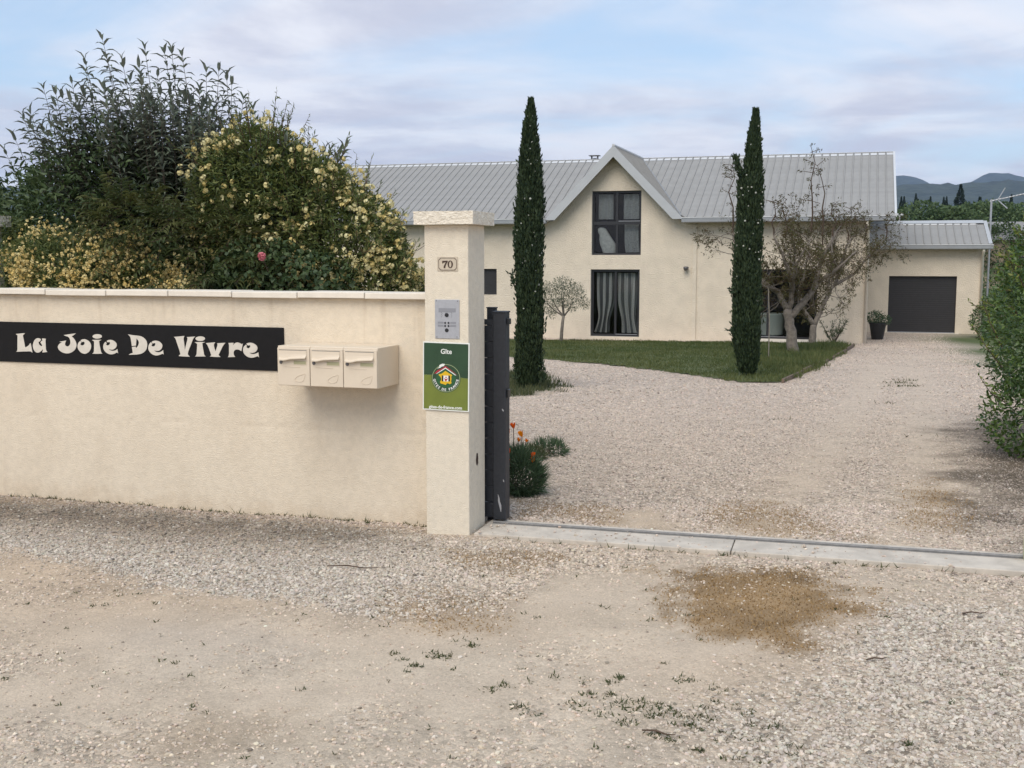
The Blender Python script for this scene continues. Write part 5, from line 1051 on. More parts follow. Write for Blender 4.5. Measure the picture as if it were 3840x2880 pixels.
# ---------------------------------------------------------------- cypresses
def cypress(name, pos, prof, label, extra=None, seed=1):
    r_ = empty(name, (pos[0], pos[1], float(gz(pos[1]))), 0); tag(r_, label, 'tree', 'slender cypresses on the lawn edge')
    g = np.random.default_rng(seed); pz = np.array([p[0] for p in prof]); pc = np.array([p[1] for p in prof]); ph = np.array([p[2] for p in prof])
    # an uneven core of packed inner foliage
    b = MB(); kz, ka = 70, 22
    for j in range(kz+1):
        z = pz[0]+.12+(pz[-1]-pz[0]-.25)*j/kz
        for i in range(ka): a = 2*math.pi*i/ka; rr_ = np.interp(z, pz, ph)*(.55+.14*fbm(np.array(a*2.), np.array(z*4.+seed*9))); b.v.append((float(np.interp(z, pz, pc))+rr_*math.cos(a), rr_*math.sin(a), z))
    for j in range(kz):
        for i in range(ka): b.f.append((j*ka+i, j*ka+(i+1) % ka, (j+1)*ka+(i+1) % ka, (j+1)*ka+i))
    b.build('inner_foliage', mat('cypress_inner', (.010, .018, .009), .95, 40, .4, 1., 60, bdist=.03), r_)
    n = 24000; z = pz[0]+(pz[-1]-pz[0]-.08)*g.random(n); w_ = np.interp(z, pz, ph); k = g.random(n) < .25+.75*w_/ph.max(); z, w_ = z[k], w_[k]; n = len(z)
    a = g.uniform(0, 6.283, n); clump = fbm(a*1.9+seed, z*2.6); rad = w_*(.52+.34*np.sqrt(g.random(n)))*(.80+.40*clump)*np.where(g.random(n) < .12, g.uniform(1.05, 1.25, n), 1.)
    h = np.stack([np.cos(a), np.sin(a), 0*a], -1); P = h*rad[:, None]; P[:, 0] += np.interp(z, pz, pc); P[:, 2] = z-.05
    D = unit(np.array([0, 0, 1.])+h*g.uniform(.05, .45, n)[:, None]+g.normal(0, .16, (n, 3)))
    if extra:
        for (x0, z0, x1, z1, cnt) in extra:
            t = g.random(cnt); q_ = np.stack([x0+(x1-x0)*t+g.normal(0, .03, cnt), g.normal(0, .05, cnt)-.05, z0+(z1-z0)*t], -1); P = np.concatenate([P, q_]); D = np.concatenate([D, unit(np.array([(x1-x0), 0, (z1-z0)])+g.normal(0, .2, (cnt, 3)))])
    n = len(P); scatter('foliage', T_FAN, P, D, unit(np.cross(D, g.normal(size=(n, 3)))), g.uniform(.05, .105, n), g.uniform(.018, .038, n), LM['cypress'], r_, np.clip(g.normal(.4, .3, n), 0, 1))
    MB().tube([(pc[0], 0, -.2), (pc[0], 0, .3), (pc[2], 0, 1.2)], [.06, .05, .03], 8).build('trunk', M['dbark'], r_)
    me = MB().lathe([(0, -.018), (.014, -.012), (.018, 0), (.014, .012), (0, .018)], 8, cap=False).mesh('cone'); me.materials.append(LM['cone']); me.shade_smooth()
    for j in range(46):
        zz2 = pz[0]+(pz[-1]-pz[0])*min(.92, abs(g.normal(.62, .2))); a_ = g.uniform(math.pi*.95, math.pi*2.05); rr_ = np.interp(zz2, pz, ph)*.88
        o = bpy.data.objects.new('cone', me); COL.objects.link(o); o.parent = r_; o.location = (np.interp(zz2, pz, pc)+rr_*math.cos(a_), rr_*math.sin(a_), zz2); s_ = g.uniform(.6, 1.15); o.scale = (s_, s_, s_)
    return r_
k1 = .00294
pf1 = [((1590-y)*k1+.02, (c-157)*k1, hw_*k1) for y, c, hw_ in [(1590, 150, 36), (1540, 150, 64), (1450, 152, 74), (1300, 158, 78), (1200, 162, 79), (1000, 157, 75), (800, 152, 83), (600, 160, 81), (400, 163, 64), (260, 159, 44), (120, 162, 24), (60, 164, 11), (15, 165, 3)]]
cypress('cypress_tree', P_cyp1, pf1, 'slender dark cypress just right of the gate post, in a small grass patch', [(-.20, 1.62, -.29, 1.85, 60), (-.19, 0.15, -.16, .5, 200), (.2, .1, .18, .6, 200)], 3)
k2 = .00305
pf2 = [((1610-y)*k2+.02, (c-170)*k2, hw_*k2) for y, c, hw_ in [(1600, 180, 22), (1560, 175, 58), (1500, 170, 74), (1420, 163, 84), (1300, 160, 86), (1100, 160, 86), (900, 160, 86), (700, 168, 81), (560, 172, 83), (450, 168, 74), (400, 180, 58), (260, 180, 44), (200, 183, 35), (120, 188, 22), (60, 190, 12), (18, 191, 4)]]
cypress('cypress_tree', P_cyp2, pf2, 'slender dark cypress at the tip of the lawn, in front of the bare trees', [(-.16, 3.55, -.31, 3.95, 260), (-.26, 1.5, -.34, 1.62, 30), (-.26, .8, -.34, .88, 30)], 7)

# ---------------------------------------------------------------- two half-bare trees
def bare_tree(name, pos, limbs, label, seed, shoots, nleaf=7):
    r_ = empty(name, (pos[0], pos[1], float(gz(pos[1]))-.02), 0); tag(r_, label, 'tree', 'half bare garden trees'); g = np.random.default_rng(seed)
    tr = MB(); bb = MB(); tw = MB(); LPp, LDd = [], []; started = []
    def grow(p, d, L_, r0, dep):
        pts = [p]; q_ = p; dd = d
        for j in range(3): dd = unit(dd+g.normal(0, .22, 3)+np.array([0, 0, .08])); q_ = q_+dd*L_/3; pts.append(q_)
        (bb if dep == 0 else tw).tube(pts, [r0, r0*.8, r0*.6, r0*.4], 5 if dep == 0 else 3, cap=False)
        if dep < 2:
            for j in range(4 if dep == 0 else 3): t = g.uniform(.3, 1); k = min(2, int(t*3)); pp = pts[k]+(pts[k+1]-pts[k])*(t*3-k); grow(pp, unit(dd+g.normal(0, .75, 3)+np.array([0, 0, .12])), L_*g.uniform(.45, .7), r0*.45, dep+1)
        if dep >= 1:
            for j in range(nleaf): t = g.uniform(.25, 1.08); k = min(2, int(t*3)); LPp.append(pts[k]+(pts[k+1]-pts[k])*(t*3-k)+g.normal(0, .02, 3)); LDd.append(unit(g.normal(0, .6, 3)+dd*.4+np.array([0, 0, -.35])))
    for li, (pts, r0, r1) in enumerate(limbs):
        pts = [np.array(p, float) for p in pts]; n = len(pts); fine = []
        for i in range(n-1):
            for s in range(3): fine.append(pts[i]+(pts[i+1]-pts[i])*s/3+(g.normal(0, .018, 3) if s else 0))
        fine.append(pts[-1]); m_ = len(fine)
        (tr if li == 0 else bb).tube(fine, [r0+(r1-r0)*i/(m_-1) for i in range(m_)], 10, cap=True)
        if li:
            for i in range(2, m_):
                for c_ in range(2):
                    if g.random() < .8: grow(fine[i], unit(g.normal(0, .8, 3)+np.array([0, 0, .35])), g.uniform(.45, .85), r1*.55, 0)
    for (x, y, z0, z1) in shoots:
        pts = [np.array([x+g.normal(0, .02)*j, y, z0+(z1-z0)*j/5]) for j in range(6)]; tw.tube(pts, [.022, .02, .017, .013, .009, .006], 4, cap=False)
        for j in range(13):
            t = g.uniform(.25, 1); p = pts[0]+(pts[-1]-pts[0])*t; d = unit(np.array([g.normal(0, 1), g.normal(0, 1), .35])); L_ = g.uniform(.15, .34); tw.tube([p, p+d*L_], [.009, .005], 3, cap=False)
            for s in range(9): LPp.append(p+d*L_*g.uniform(.6, 1.1)+g.normal(0, .025, 3)); LDd.append(unit(g.normal(0, .6, 3)+d*.5+np.array([0, 0, -.45])))
    tr.build('trunk', M['bark'], r_, smooth=True); bb.build('branch', M['bark'], r_, smooth=True); tw.build('twigs', M['twig'], r_)['kind'] = 'stuff'
    LPp, LDd = np.array(LPp), np.array(LDd); n = len(LPp)
    scatter('foliage', T_LANCE, LPp, LDd, unit(np.cross(LDd, g.normal(size=(n, 3)))+np.array([0, 0, .5])), g.uniform(.05, .085, n), g.uniform(.016, .028, n), LM['albiz'], r_)
    print(name, 'leaves', n)
    return r_
bare_tree('bare_tree', P_tree1, [
    ([(0, 0, 0), (-.08, 0, .45), (-.14, 0, .85), (-.18, 0, 1.15)], .145, .105),
    ([(-.18, 0, 1.10), (-.42, .05, 1.55), (-1.0, .1, 1.95), (-1.4, .1, 2.45), (-1.55, .1, 3.0)], .085, .02),
    ([(-.18, 0, 1.12), (-.10, -.1, 1.7), (-.35, -.25, 2.3), (-.65, -.3, 2.9)], .075, .02),
    ([(-.12, 0, .95), (.20, .05, 1.3), (.50, .05, 1.75), (.60, .1, 2.3), (.95, .1, 3.0)], .09, .035),
    ([(.50, .05, 1.75), (.95, -.2, 2.15), (1.35, -.3, 2.55)], .05, .015),
    ([(-.42, .05, 1.55), (-.9, -.3, 1.75), (-1.35, -.4, 2.2)], .05, .015),
    ([(-.10, 0, 1.6), (.1, .7, 2.2), (.2, 1.1, 2.9)], .05, .015),
    ([(-.10, 0, 1.5), (-.2, -.7, 2.2), (.05, -1.0, 2.8)], .05, .015)],
    'grey trunked half bare tree leaning left on the lawn', 31, [(.32, 0, 3.0, 5.05), (.62, .1, 2.9, 4.6), (-1.55, .1, 2.9, 4.65), (-1.2, .2, 2.9, 4.85), (-.3, 0, 2.9, 3.8), (-.55, .1, 2.9, 3.75), (.85, 0, 2.9, 3.7)])
bare_tree('bare_tree', P_tree2, [
    ([(0, 0, 0), (-.02, 0, .3), (0, 0, .62)], .115, .09),
    ([(0, 0, .58), (.16, 0, .95), (.32, 0, 1.35), (.55, 0, 1.75), (.72, 0, 2.4), (1.0, 0, 3.1)], .075, .022),
    ([(0, 0, .58), (-.28, 0, 1.0), (-.45, 0, 1.5), (-.30, 0, 2.2), (-.2, 0, 2.9)], .07, .02),
    ([(.32, 0, 1.35), (.42, .1, 1.9), (.45, .1, 2.6), (.6, .1, 3.1)], .05, .02),
    ([(.55, 0, 1.75), (1.05, -.1, 2.05), (1.5, -.1, 2.6), (1.9, 0, 3.1)], .05, .015),
    ([(.6, 0, 1.8), (.9, .6, 2.3), (1.1, .8, 2.9)], .04, .015)],
    'grey trunked half bare tree standing close to the sliding door', 47, [(1.35, 0, 3.0, 3.7), (1.95, 0, 3.0, 3.75), (.9, 0, 3.0, 3.9), (.2, .1, 2.8, 3.9)])

# ---------------------------------------------------------------- olive tree, small plants
def ground_root(name, p, label, cat, group=None): r_ = empty(name, (p[0], p[1], float(gz(p[1]))), 0); return tag(r_, label, cat, group)
ol = ground_root('olive_tree', P_olive, 'small grey green olive tree in front of the house wall', 'tree')
MB().tube([(-.02, 0, -.1), (0, 0, .3), (.03, 0, .62), (.06, 0, .85)], [.055, .05, .045, .04], 8).build('trunk', M['bark'], ol, smooth=True)
b = MB()
for t in ((-.28, .1, 1.3), (.35, 0, 1.25), (.05, -.25, 1.4), (.0, .3, 1.5), (-.45, 0, 1.2)): b.tube([(.06, 0, .8), (t[0]*.5+.03, t[1]*.5, .8+(t[2]-.8)*.4), t], [.03, .02, .008], 6, cap=False)
b.build('branch', M['bark'], ol)
E6 = [(.05, 0, 1.72, .40, .36, .26), (-.42, 0, 1.55, .32, .3, .30), (.42, 0, 1.5, .32, .3, .30), (-.05, 0, 1.3, .42, .35, .24), (-.62, 0, 1.12, .22, .25, .32), (.66, 0, 1.18, .20, .22, .22), (.3, 0, 1.1, .2, .2, .16), (-.3, 0, .95, .16, .2, .2)]
P_, N_ = blob_points(E6, 3600, rng, .40); D_ = unit(N_*.7+rng.normal(0, .7, P_.shape))
scatter('foliage', T_LANCE, P_, D_, unit(np.cross(D_, rng.normal(size=D_.shape))), rng.uniform(.05, .085, len(P_)), rng.uniform(.012, .02, len(P_)), LM['grey'], ol)
sb = ground_root('oleander_shrub', (9.35, 32.9), 'small dark oleander shrub at the right tip of the lawn', 'shrub'); lp, ld = [], []; b = MB()
for k in range(9):
    t = np.array([rng.normal(0, .22), rng.normal(0, .15), rng.uniform(.35, .72)]); b.tube([(0, 0, 0), t*.5, t], [.012, .01, .006], 4, cap=False)
    for j in range(34): lp.append(t*rng.uniform(.45, 1.05)+rng.normal(0, .03, 3)); ld.append(unit(rng.normal(0, .6, 3)+np.array([0, 0, .6])))
b.build('stem', M['dbark'], sb); lp, ld = np.array(lp), np.array(ld); scatter('foliage', T_LANCE, lp, ld, unit(np.cross(ld, rng.normal(size=ld.shape))), rng.uniform(.07, .12, len(lp)), rng.uniform(.018, .026, len(lp)), LM['deep'], sb)
pt = ground_root('potted_plant', P_pot, 'leafy plant in a tapered black pot beside the garage door', 'plant')
MB().lathe([(0, 0), (.17, 0), (.18, .02), (.255, .48), (.27, .49), (.27, .53), (.235, .53), (.22, .47), (0, .46)], 20, cap=False).build('pot', M['pot'], pt, smooth=False)
P_, N_ = blob_points([(-.05, 0, .68, .27, .25, .2), (.2, 0, .62, .2, .2, .16), (-.2, 0, .72, .15, .15, .18)], 750, rng, .35); D_ = unit(N_*.8+rng.normal(0, .5, P_.shape))
scatter('foliage', T_LANCE, P_, D_, unit(np.cross(D_, rng.normal(size=D_.shape))), rng.uniform(.06, .1, len(P_)), rng.uniform(.02, .03, len(P_)), LM['feather'], pt)
stems_mb(np.array([0, 0, .44]), [(-.2, 0, .8), (.1, .1, .75), (.25, 0, .65)], .01, rng).build('stem', M['twig'], pt)
stk = ground_root('plant_stake', P_stake, 'thin pale stake standing in the lawn beside the cypress', 'stake')
MB().tube([(0, 0, -.1), (.0, 0, .9), (-.03, 0, 1.4), (-.04, 0, 1.62)], [.014, .013, .011, .009], 6).build('stake', M['stakew'], stk)
# poppies by the gate
def tuft(name, p, r_x, h, n, label, m, cat='plant', nm='foliage', Lr=(.05, .12)):
    r_ = ground_root(name, p, label, cat); P_, N_ = blob_points([(0, 0, h*.45, r_x, r_x*.8, h*.55), (r_x*.3, 0, h*.3, r_x*.8, r_x*.7, h*.4)], n, rng, .35, .0); D_ = unit(N_*.7+rng.normal(0, .35, P_.shape)+np.array([0, 0, .5]))
    scatter(nm, T_BLADE, P_, D_, unit(np.cross(D_, rng.normal(size=D_.shape))), rng.uniform(*Lr, len(P_)), rng.uniform(.004, .010, len(P_)), m, r_)
    stems_mb(np.zeros(3), [(rng.normal(0, r_x*.5), rng.normal(0, r_x*.4), h*.6) for k in range(6)], .004, rng, 3).build('stem', M['twig'], r_); return r_
pp = tuft('poppy_plant', P_poppy, .20, .36, 3800, 'feathery poppy plant with orange blooms beside the gate post', LM['feather'])
def poppy(root, x, y, z, s, tilt):
    s = s*1.35
    MB().tube([(x*.6, y*.6, .15), (x, y, z)], .003, 4).build('flower_stalk', M['twig'], root)
    vv, ff = [], []
    for k in range(4):
        a = k*math.pi/2+tilt
        for (rr_, hh_, w_) in ((.25, 0, .3), (.75, .45, .8), (1.0, 1.0, .55)):
            for sg in (-1, 1): an_ = a+sg*w_; vv.append((rr_*math.cos(an_)*s*.55, rr_*math.sin(an_)*s*.55, hh_*s))
        q_ = k*6; ff += [(q_, q_+1, q_+3, q_+2), (q_+2, q_+3, q_+5, q_+4)]
    me = bpy.data.meshes.new('poppy_bloom'); me.from_pydata(vv, [], ff); me.update(); a_ = me.attributes.new('tint', 'FLOAT', 'POINT'); a_.data.foreach_set('value', [rng.random()]*len(vv))
    o = link('poppy_bloom', me, LM['orange'], root); o.location = (x, y, z); o.rotation_euler = (rng.normal(0, .3), rng.normal(0, .3), 0)
for x, y, z, s in ((-.06, 0, .455, .038), (-.02, .05, .51, .03), (.045, .0, .45, .034), (-.055, -.12, .34, .03), (.13, -.05, .29, .034), (-.07, -.15, .26, .032), (.125, -.06, .265, .026), (.02, .08, .40, .022), (.075, .05, .40, .02)): poppy(pp, x, y, z, s, rng.random())
tuft('low_poppy_tuft', P_lowplant, .17, .16, 900, 'low feathery green tuft on the gravel behind the poppies', LM['feather'], Lr=(.04, .09))
tuft('low_weed_tuft', (.16, 10.4), .14, .13, 500, 'low yellowing green tuft between the poppies and the drive', LM['weed'], Lr=(.04, .09))

# ---------------------------------------------------------------- hedge
hg = empty('hedge', (5.30, 10.6, float(gz(10.6))), 0); tag(hg, 'tall glossy green hedge along the right side of the drive', 'hedge')
E7 = [(.0, .0, 1.15, .80, .9, 1.05), (.05, .1, 1.75, .70, .8, .60), (.55, 1.2, 1.2, .85, .9, 1.1), (.3, -1.1, 1.0, .85, .9, 1.1), (.25, -1.9, .9, .75, .8, 1.0), (.25, .3, 2.0, .6, .7, .45), (.7, 1.3, 2.0, .6, .7, .4), (-.15, -.2, .75, .55, .6, .6), (.0, -1.0, .45, .5, .7, .45), (-.28, -.1, .38, .58, .7, .42), (-.15, -.75, .3, .5, .6, .33), (.1, -1.6, .4, .6, .8, .45)]
P_, N_ = blob_points(E7, 30000, rng, .20, .03); D_ = unit(N_*.7+rng.normal(0, .55, P_.shape)+np.array([0, 0, .25]))
scatter('foliage', T_LANCE, P_, D_, unit(N_+rng.normal(0, .45, N_.shape)+np.array([0, 0, .4])), rng.uniform(.04, .075, len(P_)), rng.uniform(.02, .032, len(P_)), LM['hedge'], hg)
lp, ld, b = [], [], MB()
sprigs = [(-.75, -.1, 1.05, -.98, -.15, 1.50), (-.70, 0, .85, -1.02, -.05, 1.25), (-.65, -.1, .5, -.95, -.1, .78), (-.6, 0, 1.7, -.75, 0, 2.05), (-.3, 0, 2.1, -.4, 0, 2.45)]
for k in range(110):
    e = E7[rng.integers(0, 7)]; d = unit(rng.normal(size=3)*np.array([1, 1, .6])+np.array([-.5, -.3, .9])); p = np.array(e[:3])+d*np.array(e[3:6])*.95; sprigs.append((*p, *(p+(d+np.array([0, 0, .4]))*rng.uniform(.10, .26))))
for s in sprigs:
    p, q_ = np.array(s[:3]), np.array(s[3:]); b.tube([p, (p+q_)/2+rng.normal(0, .015, 3), q_], [.006, .004, .002], 4, cap=False)
    nl = int(np.linalg.norm(q_-p)/.022)+4
    for j in range(nl): t = j/(nl-1); lp.append(p+(q_-p)*t); ld.append(unit((q_-p)/np.linalg.norm(q_-p)*.6+rng.normal(0, .6, 3)))
b.build('shoot', M['twig'], hg)['kind'] = 'stuff'; lp, ld = np.array(lp), np.array(ld)
scatter('young_leaves', T_LANCE, lp, ld, unit(np.cross(ld, rng.normal(size=ld.shape))+np.array([0, 0, .5])), rng.uniform(.035, .06, len(lp)), rng.uniform(.016, .024, len(lp)), LM['young'], hg)
stems_mb(np.zeros(3), [(e[0], e[1], e[2]) for e in E7]*2, .022, rng).build('stem', M['dbark'], hg)

# ---------------------------------------------------------------- lawn, grass, moss, weeds
def flat_poly(name, pts, dz, m):
    from mathutils.geometry import tessellate_polygon
    # a fine grid clipped to the outline so that it follows the ground
    p = np.array(pts); x0, y0 = p.min(0); x1, y1 = p.max(0); st_ = .14
    xs = np.arange(x0-st_, x1+st_, st_); ys = np.arange(y0-st_, y1+st_, st_); X, Y = np.meshgrid(xs, ys); s = sdist(X, Y, pts) + (fbm(X*2.2, Y*2.2)-.5)*.16
    Z = gz(Y)+dz+.03*np.clip(s/.3, 0, 1); k = len(xs); ids = np.arange(X.size).reshape(X.shape)
    q_ = np.stack([ids[:-1, :-1], ids[:-1, 1:], ids[1:, 1:], ids[1:, :-1]], -1).reshape(-1, 4); ok = (s.ravel()[q_] > -.02).all(1); q_ = q_[ok]
    me = ngon_mesh(name, np.stack([X.ravel(), Y.ravel(), Z.ravel()], -1), q_.ravel(), np.arange(len(q_))*4, None, True); return link(name, me, m)
lawnm = mat('lawn_turf', (.11, .125, .045), .95, 1.4, 0, .8, 30, col2=(.085, .10, .035), coord='Object', bdist=.03)
tag(flat_poly('lawn', LAWN, .006, lawnm), kind='structure')
def blades(name, X, Y, h, wd, m, label, cat, lean=.35, dz=0., g=rng, tint=None):
    n = len(X); P = np.stack([X, Y, zat(X, Y)+dz], -1); D = unit(np.array([0, 0, 1.])+g.normal(0, lean, (n, 3))); o = scatter(name, T_BLADE, P, D, unit(g.normal(size=(n, 3))), h, wd, m, None, tint, 'stuff'); return tag(o, label, cat, kind='stuff')
X = rng.uniform(-6, 10, 150000); Y = rng.uniform(18.8, 35, 150000); s = sdist(X, Y, LAWN)+(fbm(X*3, Y*3)-.5)*.7; k = (s > -.08) & (np.abs(X) < .47*Y+1.0); X, Y, s = X[k], Y[k], s[k]
long_ = (X > 5+.0*Y) & (sdist(X, Y, G_shade_lawn) > -.6)
blades('lawn_grass', X, Y, np.where(long_, rng.uniform(.06, .16, len(X)), rng.uniform(.03, .06, len(X)))*(1+.6*(fbm(X*1.5, Y*1.5) > .55)), rng.uniform(.008, .02, len(X)), LM['grass'], 'short green grass of the lawn before the house', 'grass', .4, .03, tint=np.clip(fbm(X*.7, Y*.7)*1.1+rng.normal(0, .2, len(X))-.1, 0, 1))
X = rng.uniform(-1.2, 1.6, 14000); Y = rng.uniform(15.8, 23, 14000); k = (sdist(X, Y, G_patch_grass)+(fbm(X*4, Y*4)-.5)*.9 > 0); X, Y = X[k], Y[k]
blades('rough_grass', X, Y, rng.uniform(.04, .16, len(X)), rng.uniform(.008, .018, len(X)), LM['weed'], 'rough grass around the foot of the cypress by the gate', 'grass')
# moss and weeds on the forecourt
X = rng.uniform(-1, 4.2, 160000); Y = rng.uniform(4.8, 9.4, 160000); _, _, _, _, mo, ea_ = zones(X, Y); k = rng.random(len(X)) < np.clip(mo*.9-.05, 0, 1); X, Y = X[k], Y[k]
vsl = (X-P0[0])*WN[0]+(Y-P0[1])*WN[1]; usl = (X-P0[0])*WR[0]+(Y-P0[1])*WR[1]; k = ~((usl > -.35) & (vsl-.04*usl > -.03) & (vsl-.04*usl < .45)); X, Y = X[k], Y[k]
blades('dry_moss', X, Y, rng.uniform(.006, .017, len(X)), rng.uniform(.003, .009, len(X)), LM['dry'], 'dry brown moss growing through the gravel at the gate', 'moss', 1.0)
wx, wy, wh_ = [], [], []
for (x, y) in WEEDS:
    k = rng.integers(14, 46); sp_ = rng.uniform(.012, .035); wx.append(x+rng.normal(0, sp_, k)); wy.append(y+rng.normal(0, sp_*.8, k)); wh_.append(rng.uniform(.010, .028, k))
for k in range(120):
    x, y = rng.uniform(-2.6, 2.2), rng.uniform(3.8, 6.6); c_ = rng.integers(4, 12); wx.append(x+rng.normal(0, .012, c_)); wy.append(y+rng.normal(0, .01, c_)); wh_.append(rng.uniform(.008, .025, c_))
for k in range(150):
    t = rng.uniform(-4.5, -.32); p = W_(t, .135+rng.normal(0, .012)); c_ = rng.integers(3, 9); wx.append(p[0]+rng.normal(0, .015, c_)); wy.append(p[1]+rng.normal(0, .01, c_)); wh_.append(rng.uniform(.015, .07 if k % 7 == 0 else .035, c_))
for k in range(60):
    t = rng.uniform(.2, 3.4); p = W_(t, -.012+.04*t); c_ = rng.integers(2, 6); wx.append(p[0]+rng.normal(0, .01, c_)); wy.append(p[1]+rng.normal(0, .008, c_)-.01); wh_.append(rng.uniform(.015, .05, c_))
wx, wy, wh_ = map(np.concatenate, (wx, wy, wh_)); blades('weeds', wx, wy, wh_, rng.uniform(.0035, .008, len(wx)), LM['weed'], 'small green weeds sprouting from the packed forecourt', 'weeds', 1.3)
# weeds out on the drive
wx, wy = [], []
for (x, y, k) in ((6.62, 19.2, 60), (6.9, 19.8, 40), (6.5, 18.6, 70), (5.3, 15.6, 20), (3.2, 13.6, 14), (4.4, 12.0, 12)):
    wx.append(x+rng.normal(0, .16, k)); wy.append(y+rng.normal(0, .08, k))
wx, wy = map(np.concatenate, (wx, wy)); blades('drive_weeds', wx, wy, rng.uniform(.02, .07, len(wx)), rng.uniform(.008, .016, len(wx)), LM['weed'], 'dark weeds in the middle of the gravel drive', 'weeds', .8)
# timber edging of the lawn
eb = empty('lawn_edging', (G_edging[0][0], G_edging[0][1], float(gz(G_edging[0][1]))), 0); tag(eb, 'low weathered timber edging along the right side of the lawn', 'edging')
for i, (a, c) in enumerate(zip([(4.60, 19.16), (5.52, 21.4), (6.45, 23.66), (7.5, 26.3), (8.6, 29.1)], [(5.51, 21.37), (6.44, 23.64), (7.49, 26.27), (8.59, 29.07), (9.55, 31.6)])):
    a, c = np.array(a), np.array(c); d = unit(c-a); nrm = np.array([d[1], -d[0]]); q_ = [a+nrm*.02, c+nrm*.02, c-nrm*.02, a-nrm*.02]; b = MB(); z0_ = [float(gz(p[1])) for p in q_]; h_ = .075+.02*math.sin(i*2.1)
    o0 = np.array([G_edging[0][0], G_edging[0][1]]); zb = float(gz(G_edging[0][1]))
    b.add([(p[0]-o0[0], p[1]-o0[1], z-zb-.1) for p, z in zip(q_, z0_)]+[(p[0]-o0[0], p[1]-o0[1], z-zb+h_) for p, z in zip(q_, z0_)], [(3, 2, 1, 0), (4, 5, 6, 7), (0, 1, 5, 4), (1, 2, 6, 5), (2, 3, 7, 6), (3, 0, 4, 7)]); b.build('edging_board', M['wood'], eb)
# twigs lying about
for (x, y, a_, L_, lab) in ((-.92, 6.35, -.25, .30, 'long thin twig on the gravel below the mailboxes'), (.55, 4.10, -.5, .13, 'short twig on the sand near the bottom centre'), (1.62, 4.87, .1, .10, 'short dark twig on the gravel right of the brown moss'), (2.33, 5.55, -.1, .12, 'short dark twig on the pale gravel near the right edge')):
    z = float(zat(np.array([x]), np.array([y]))[0])+.012; t_ = empty('twig', (x, y, z), a_); tag(t_, lab, 'twig')
    MB().tube([(-L_/2, 0, 0), (-L_*.1, L_*.06, .006), (L_*.25, L_*.02, .002), (L_/2, L_*.09, .004)], [.003, .004, .003, .0015], 6).build('stick', M['twig'], t_)

# ---------------------------------------------------------------- beyond the plot
def bush(name, x, y, rx, rz, n, m, label, leaf=.09, cat='shrub', group=None):
    r_ = ground_root(name, (x, y), label, cat, group); E_ = [(0, 0, rz*.9, rx*.8, rx*.7, rz*.85), (rx*.4, 0, rz*.7, rx*.6, rx*.6, rz*.65), (-rx*.4, .1, rz*.65, rx*.6, rx*.6, rz*.6)]
    P_, N_ = blob_points(E_, n, rng, .2, 0); D_ = unit(N_+rng.normal(0, .6, P_.shape)); scatter('foliage', T_DIAMOND, P_, D_, unit(np.cross(D_, rng.normal(size=D_.shape))), rng.uniform(.6, 1.2, n)[:len(P_)]*leaf, rng.uniform(.3, .6, n)[:len(P_)]*leaf, m, r_)
    stems_mb(np.zeros(3), [(e[0], e[1], e[2]) for e in E_], .03, rng).build('stem', M['dbark'], r_); return r_
bush('garden_shrub', 15.6, 36.5, .8, .85, 2200, LM['far'], 'green shrub just right of the garage downpipe')
bush('pinkish_shrub', 16.4, 39.5, .8, .62, 1800, LM['pinkbush'], 'greyish pink shrub low down behind the garage corner')
bush('garden_shrub', 19.0, 44, 1.6, 1.3, 2600, LM['far'], 'broad green shrub behind the hedge at the right edge', .14)
nbh = empty('neighbour_house', (45, 96, -.8), R(-20)); tag(nbh, 'distant tan house with grey roof above the hedge at right', 'house')
b = MB(); b.add([(-9, 0, 0), (9, 0, 0), (9, 8, 0), (-9, 8, 0), (-9, 0, 4.2), (9, 0, 4.2), (9, 8, 4.2), (-9, 8, 4.2), (-9, 4, 5.6), (9, 4, 5.6)], [(0, 1, 5, 4), (1, 2, 6, 9, 5), (2, 3, 7, 6), (3, 0, 4, 8, 7)]); b.build('wall', mat('tan_render', (.36, .28, .20), .9), nbh)
MB().add([(-9.4, -.4, 4.1), (9.4, -.4, 4.1), (9.4, 4, 5.75), (-9.4, 4, 5.75), (9.4, 8.4, 4.1), (-9.4, 8.4, 4.1)], [(0, 1, 2, 3), (3, 2, 4, 5)]).build('roof', mat('grey_tile', (.24, .23, .22), .8), nbh)
for x in (-6, -2, 2.5, 6): MB().box(x-.5, x+.5, -.02, -.005, 1.4, 2.7).build('window', M['frame'], nbh)
# far trees: individual crowns
def crown_mesh(name, n, m, seed, conifer=False):
    g = np.random.default_rng(seed)
    if conifer:
        z = g.random(n)**.8; a = g.uniform(0, 6.283, n); lay = .6+.5*np.abs(np.sin(z*16+a*.5)); rad = (1-z)**1.15*.34*lay*np.sqrt(g.uniform(.2, 1, n)); P_ = np.stack([rad*np.cos(a), rad*np.sin(a), .08+z*.92], -1); D_ = unit(np.stack([np.cos(a), np.sin(a), -.25+0*a], -1)+g.normal(0, .3, (n, 3))); L_ = g.uniform(.03, .06, n)*(.35+.8*(1-z))
    else:
        E_ = [(g.normal(0, .2), g.normal(0, .2), g.uniform(.45, .75), g.uniform(.2, .32), g.uniform(.2, .32), g.uniform(.16, .26)) for k in range(9)]+[(0, 0, .55, .36, .36, .33)]
        P_, N_ = blob_points(E_, n, g, .18, .1); D_ = unit(N_+g.normal(0, .6, P_.shape)); L_ = g.uniform(.02, .045, len(P_))
    n = len(P_); o = scatter(name, T_DIAMOND, P_, D_, unit(np.cross(D_, g.normal(size=(n, 3)))+np.array([0, 0, .5])), L_, L_*.7, m, None, None, None); me = o.data; bpy.data.objects.remove(o); return me
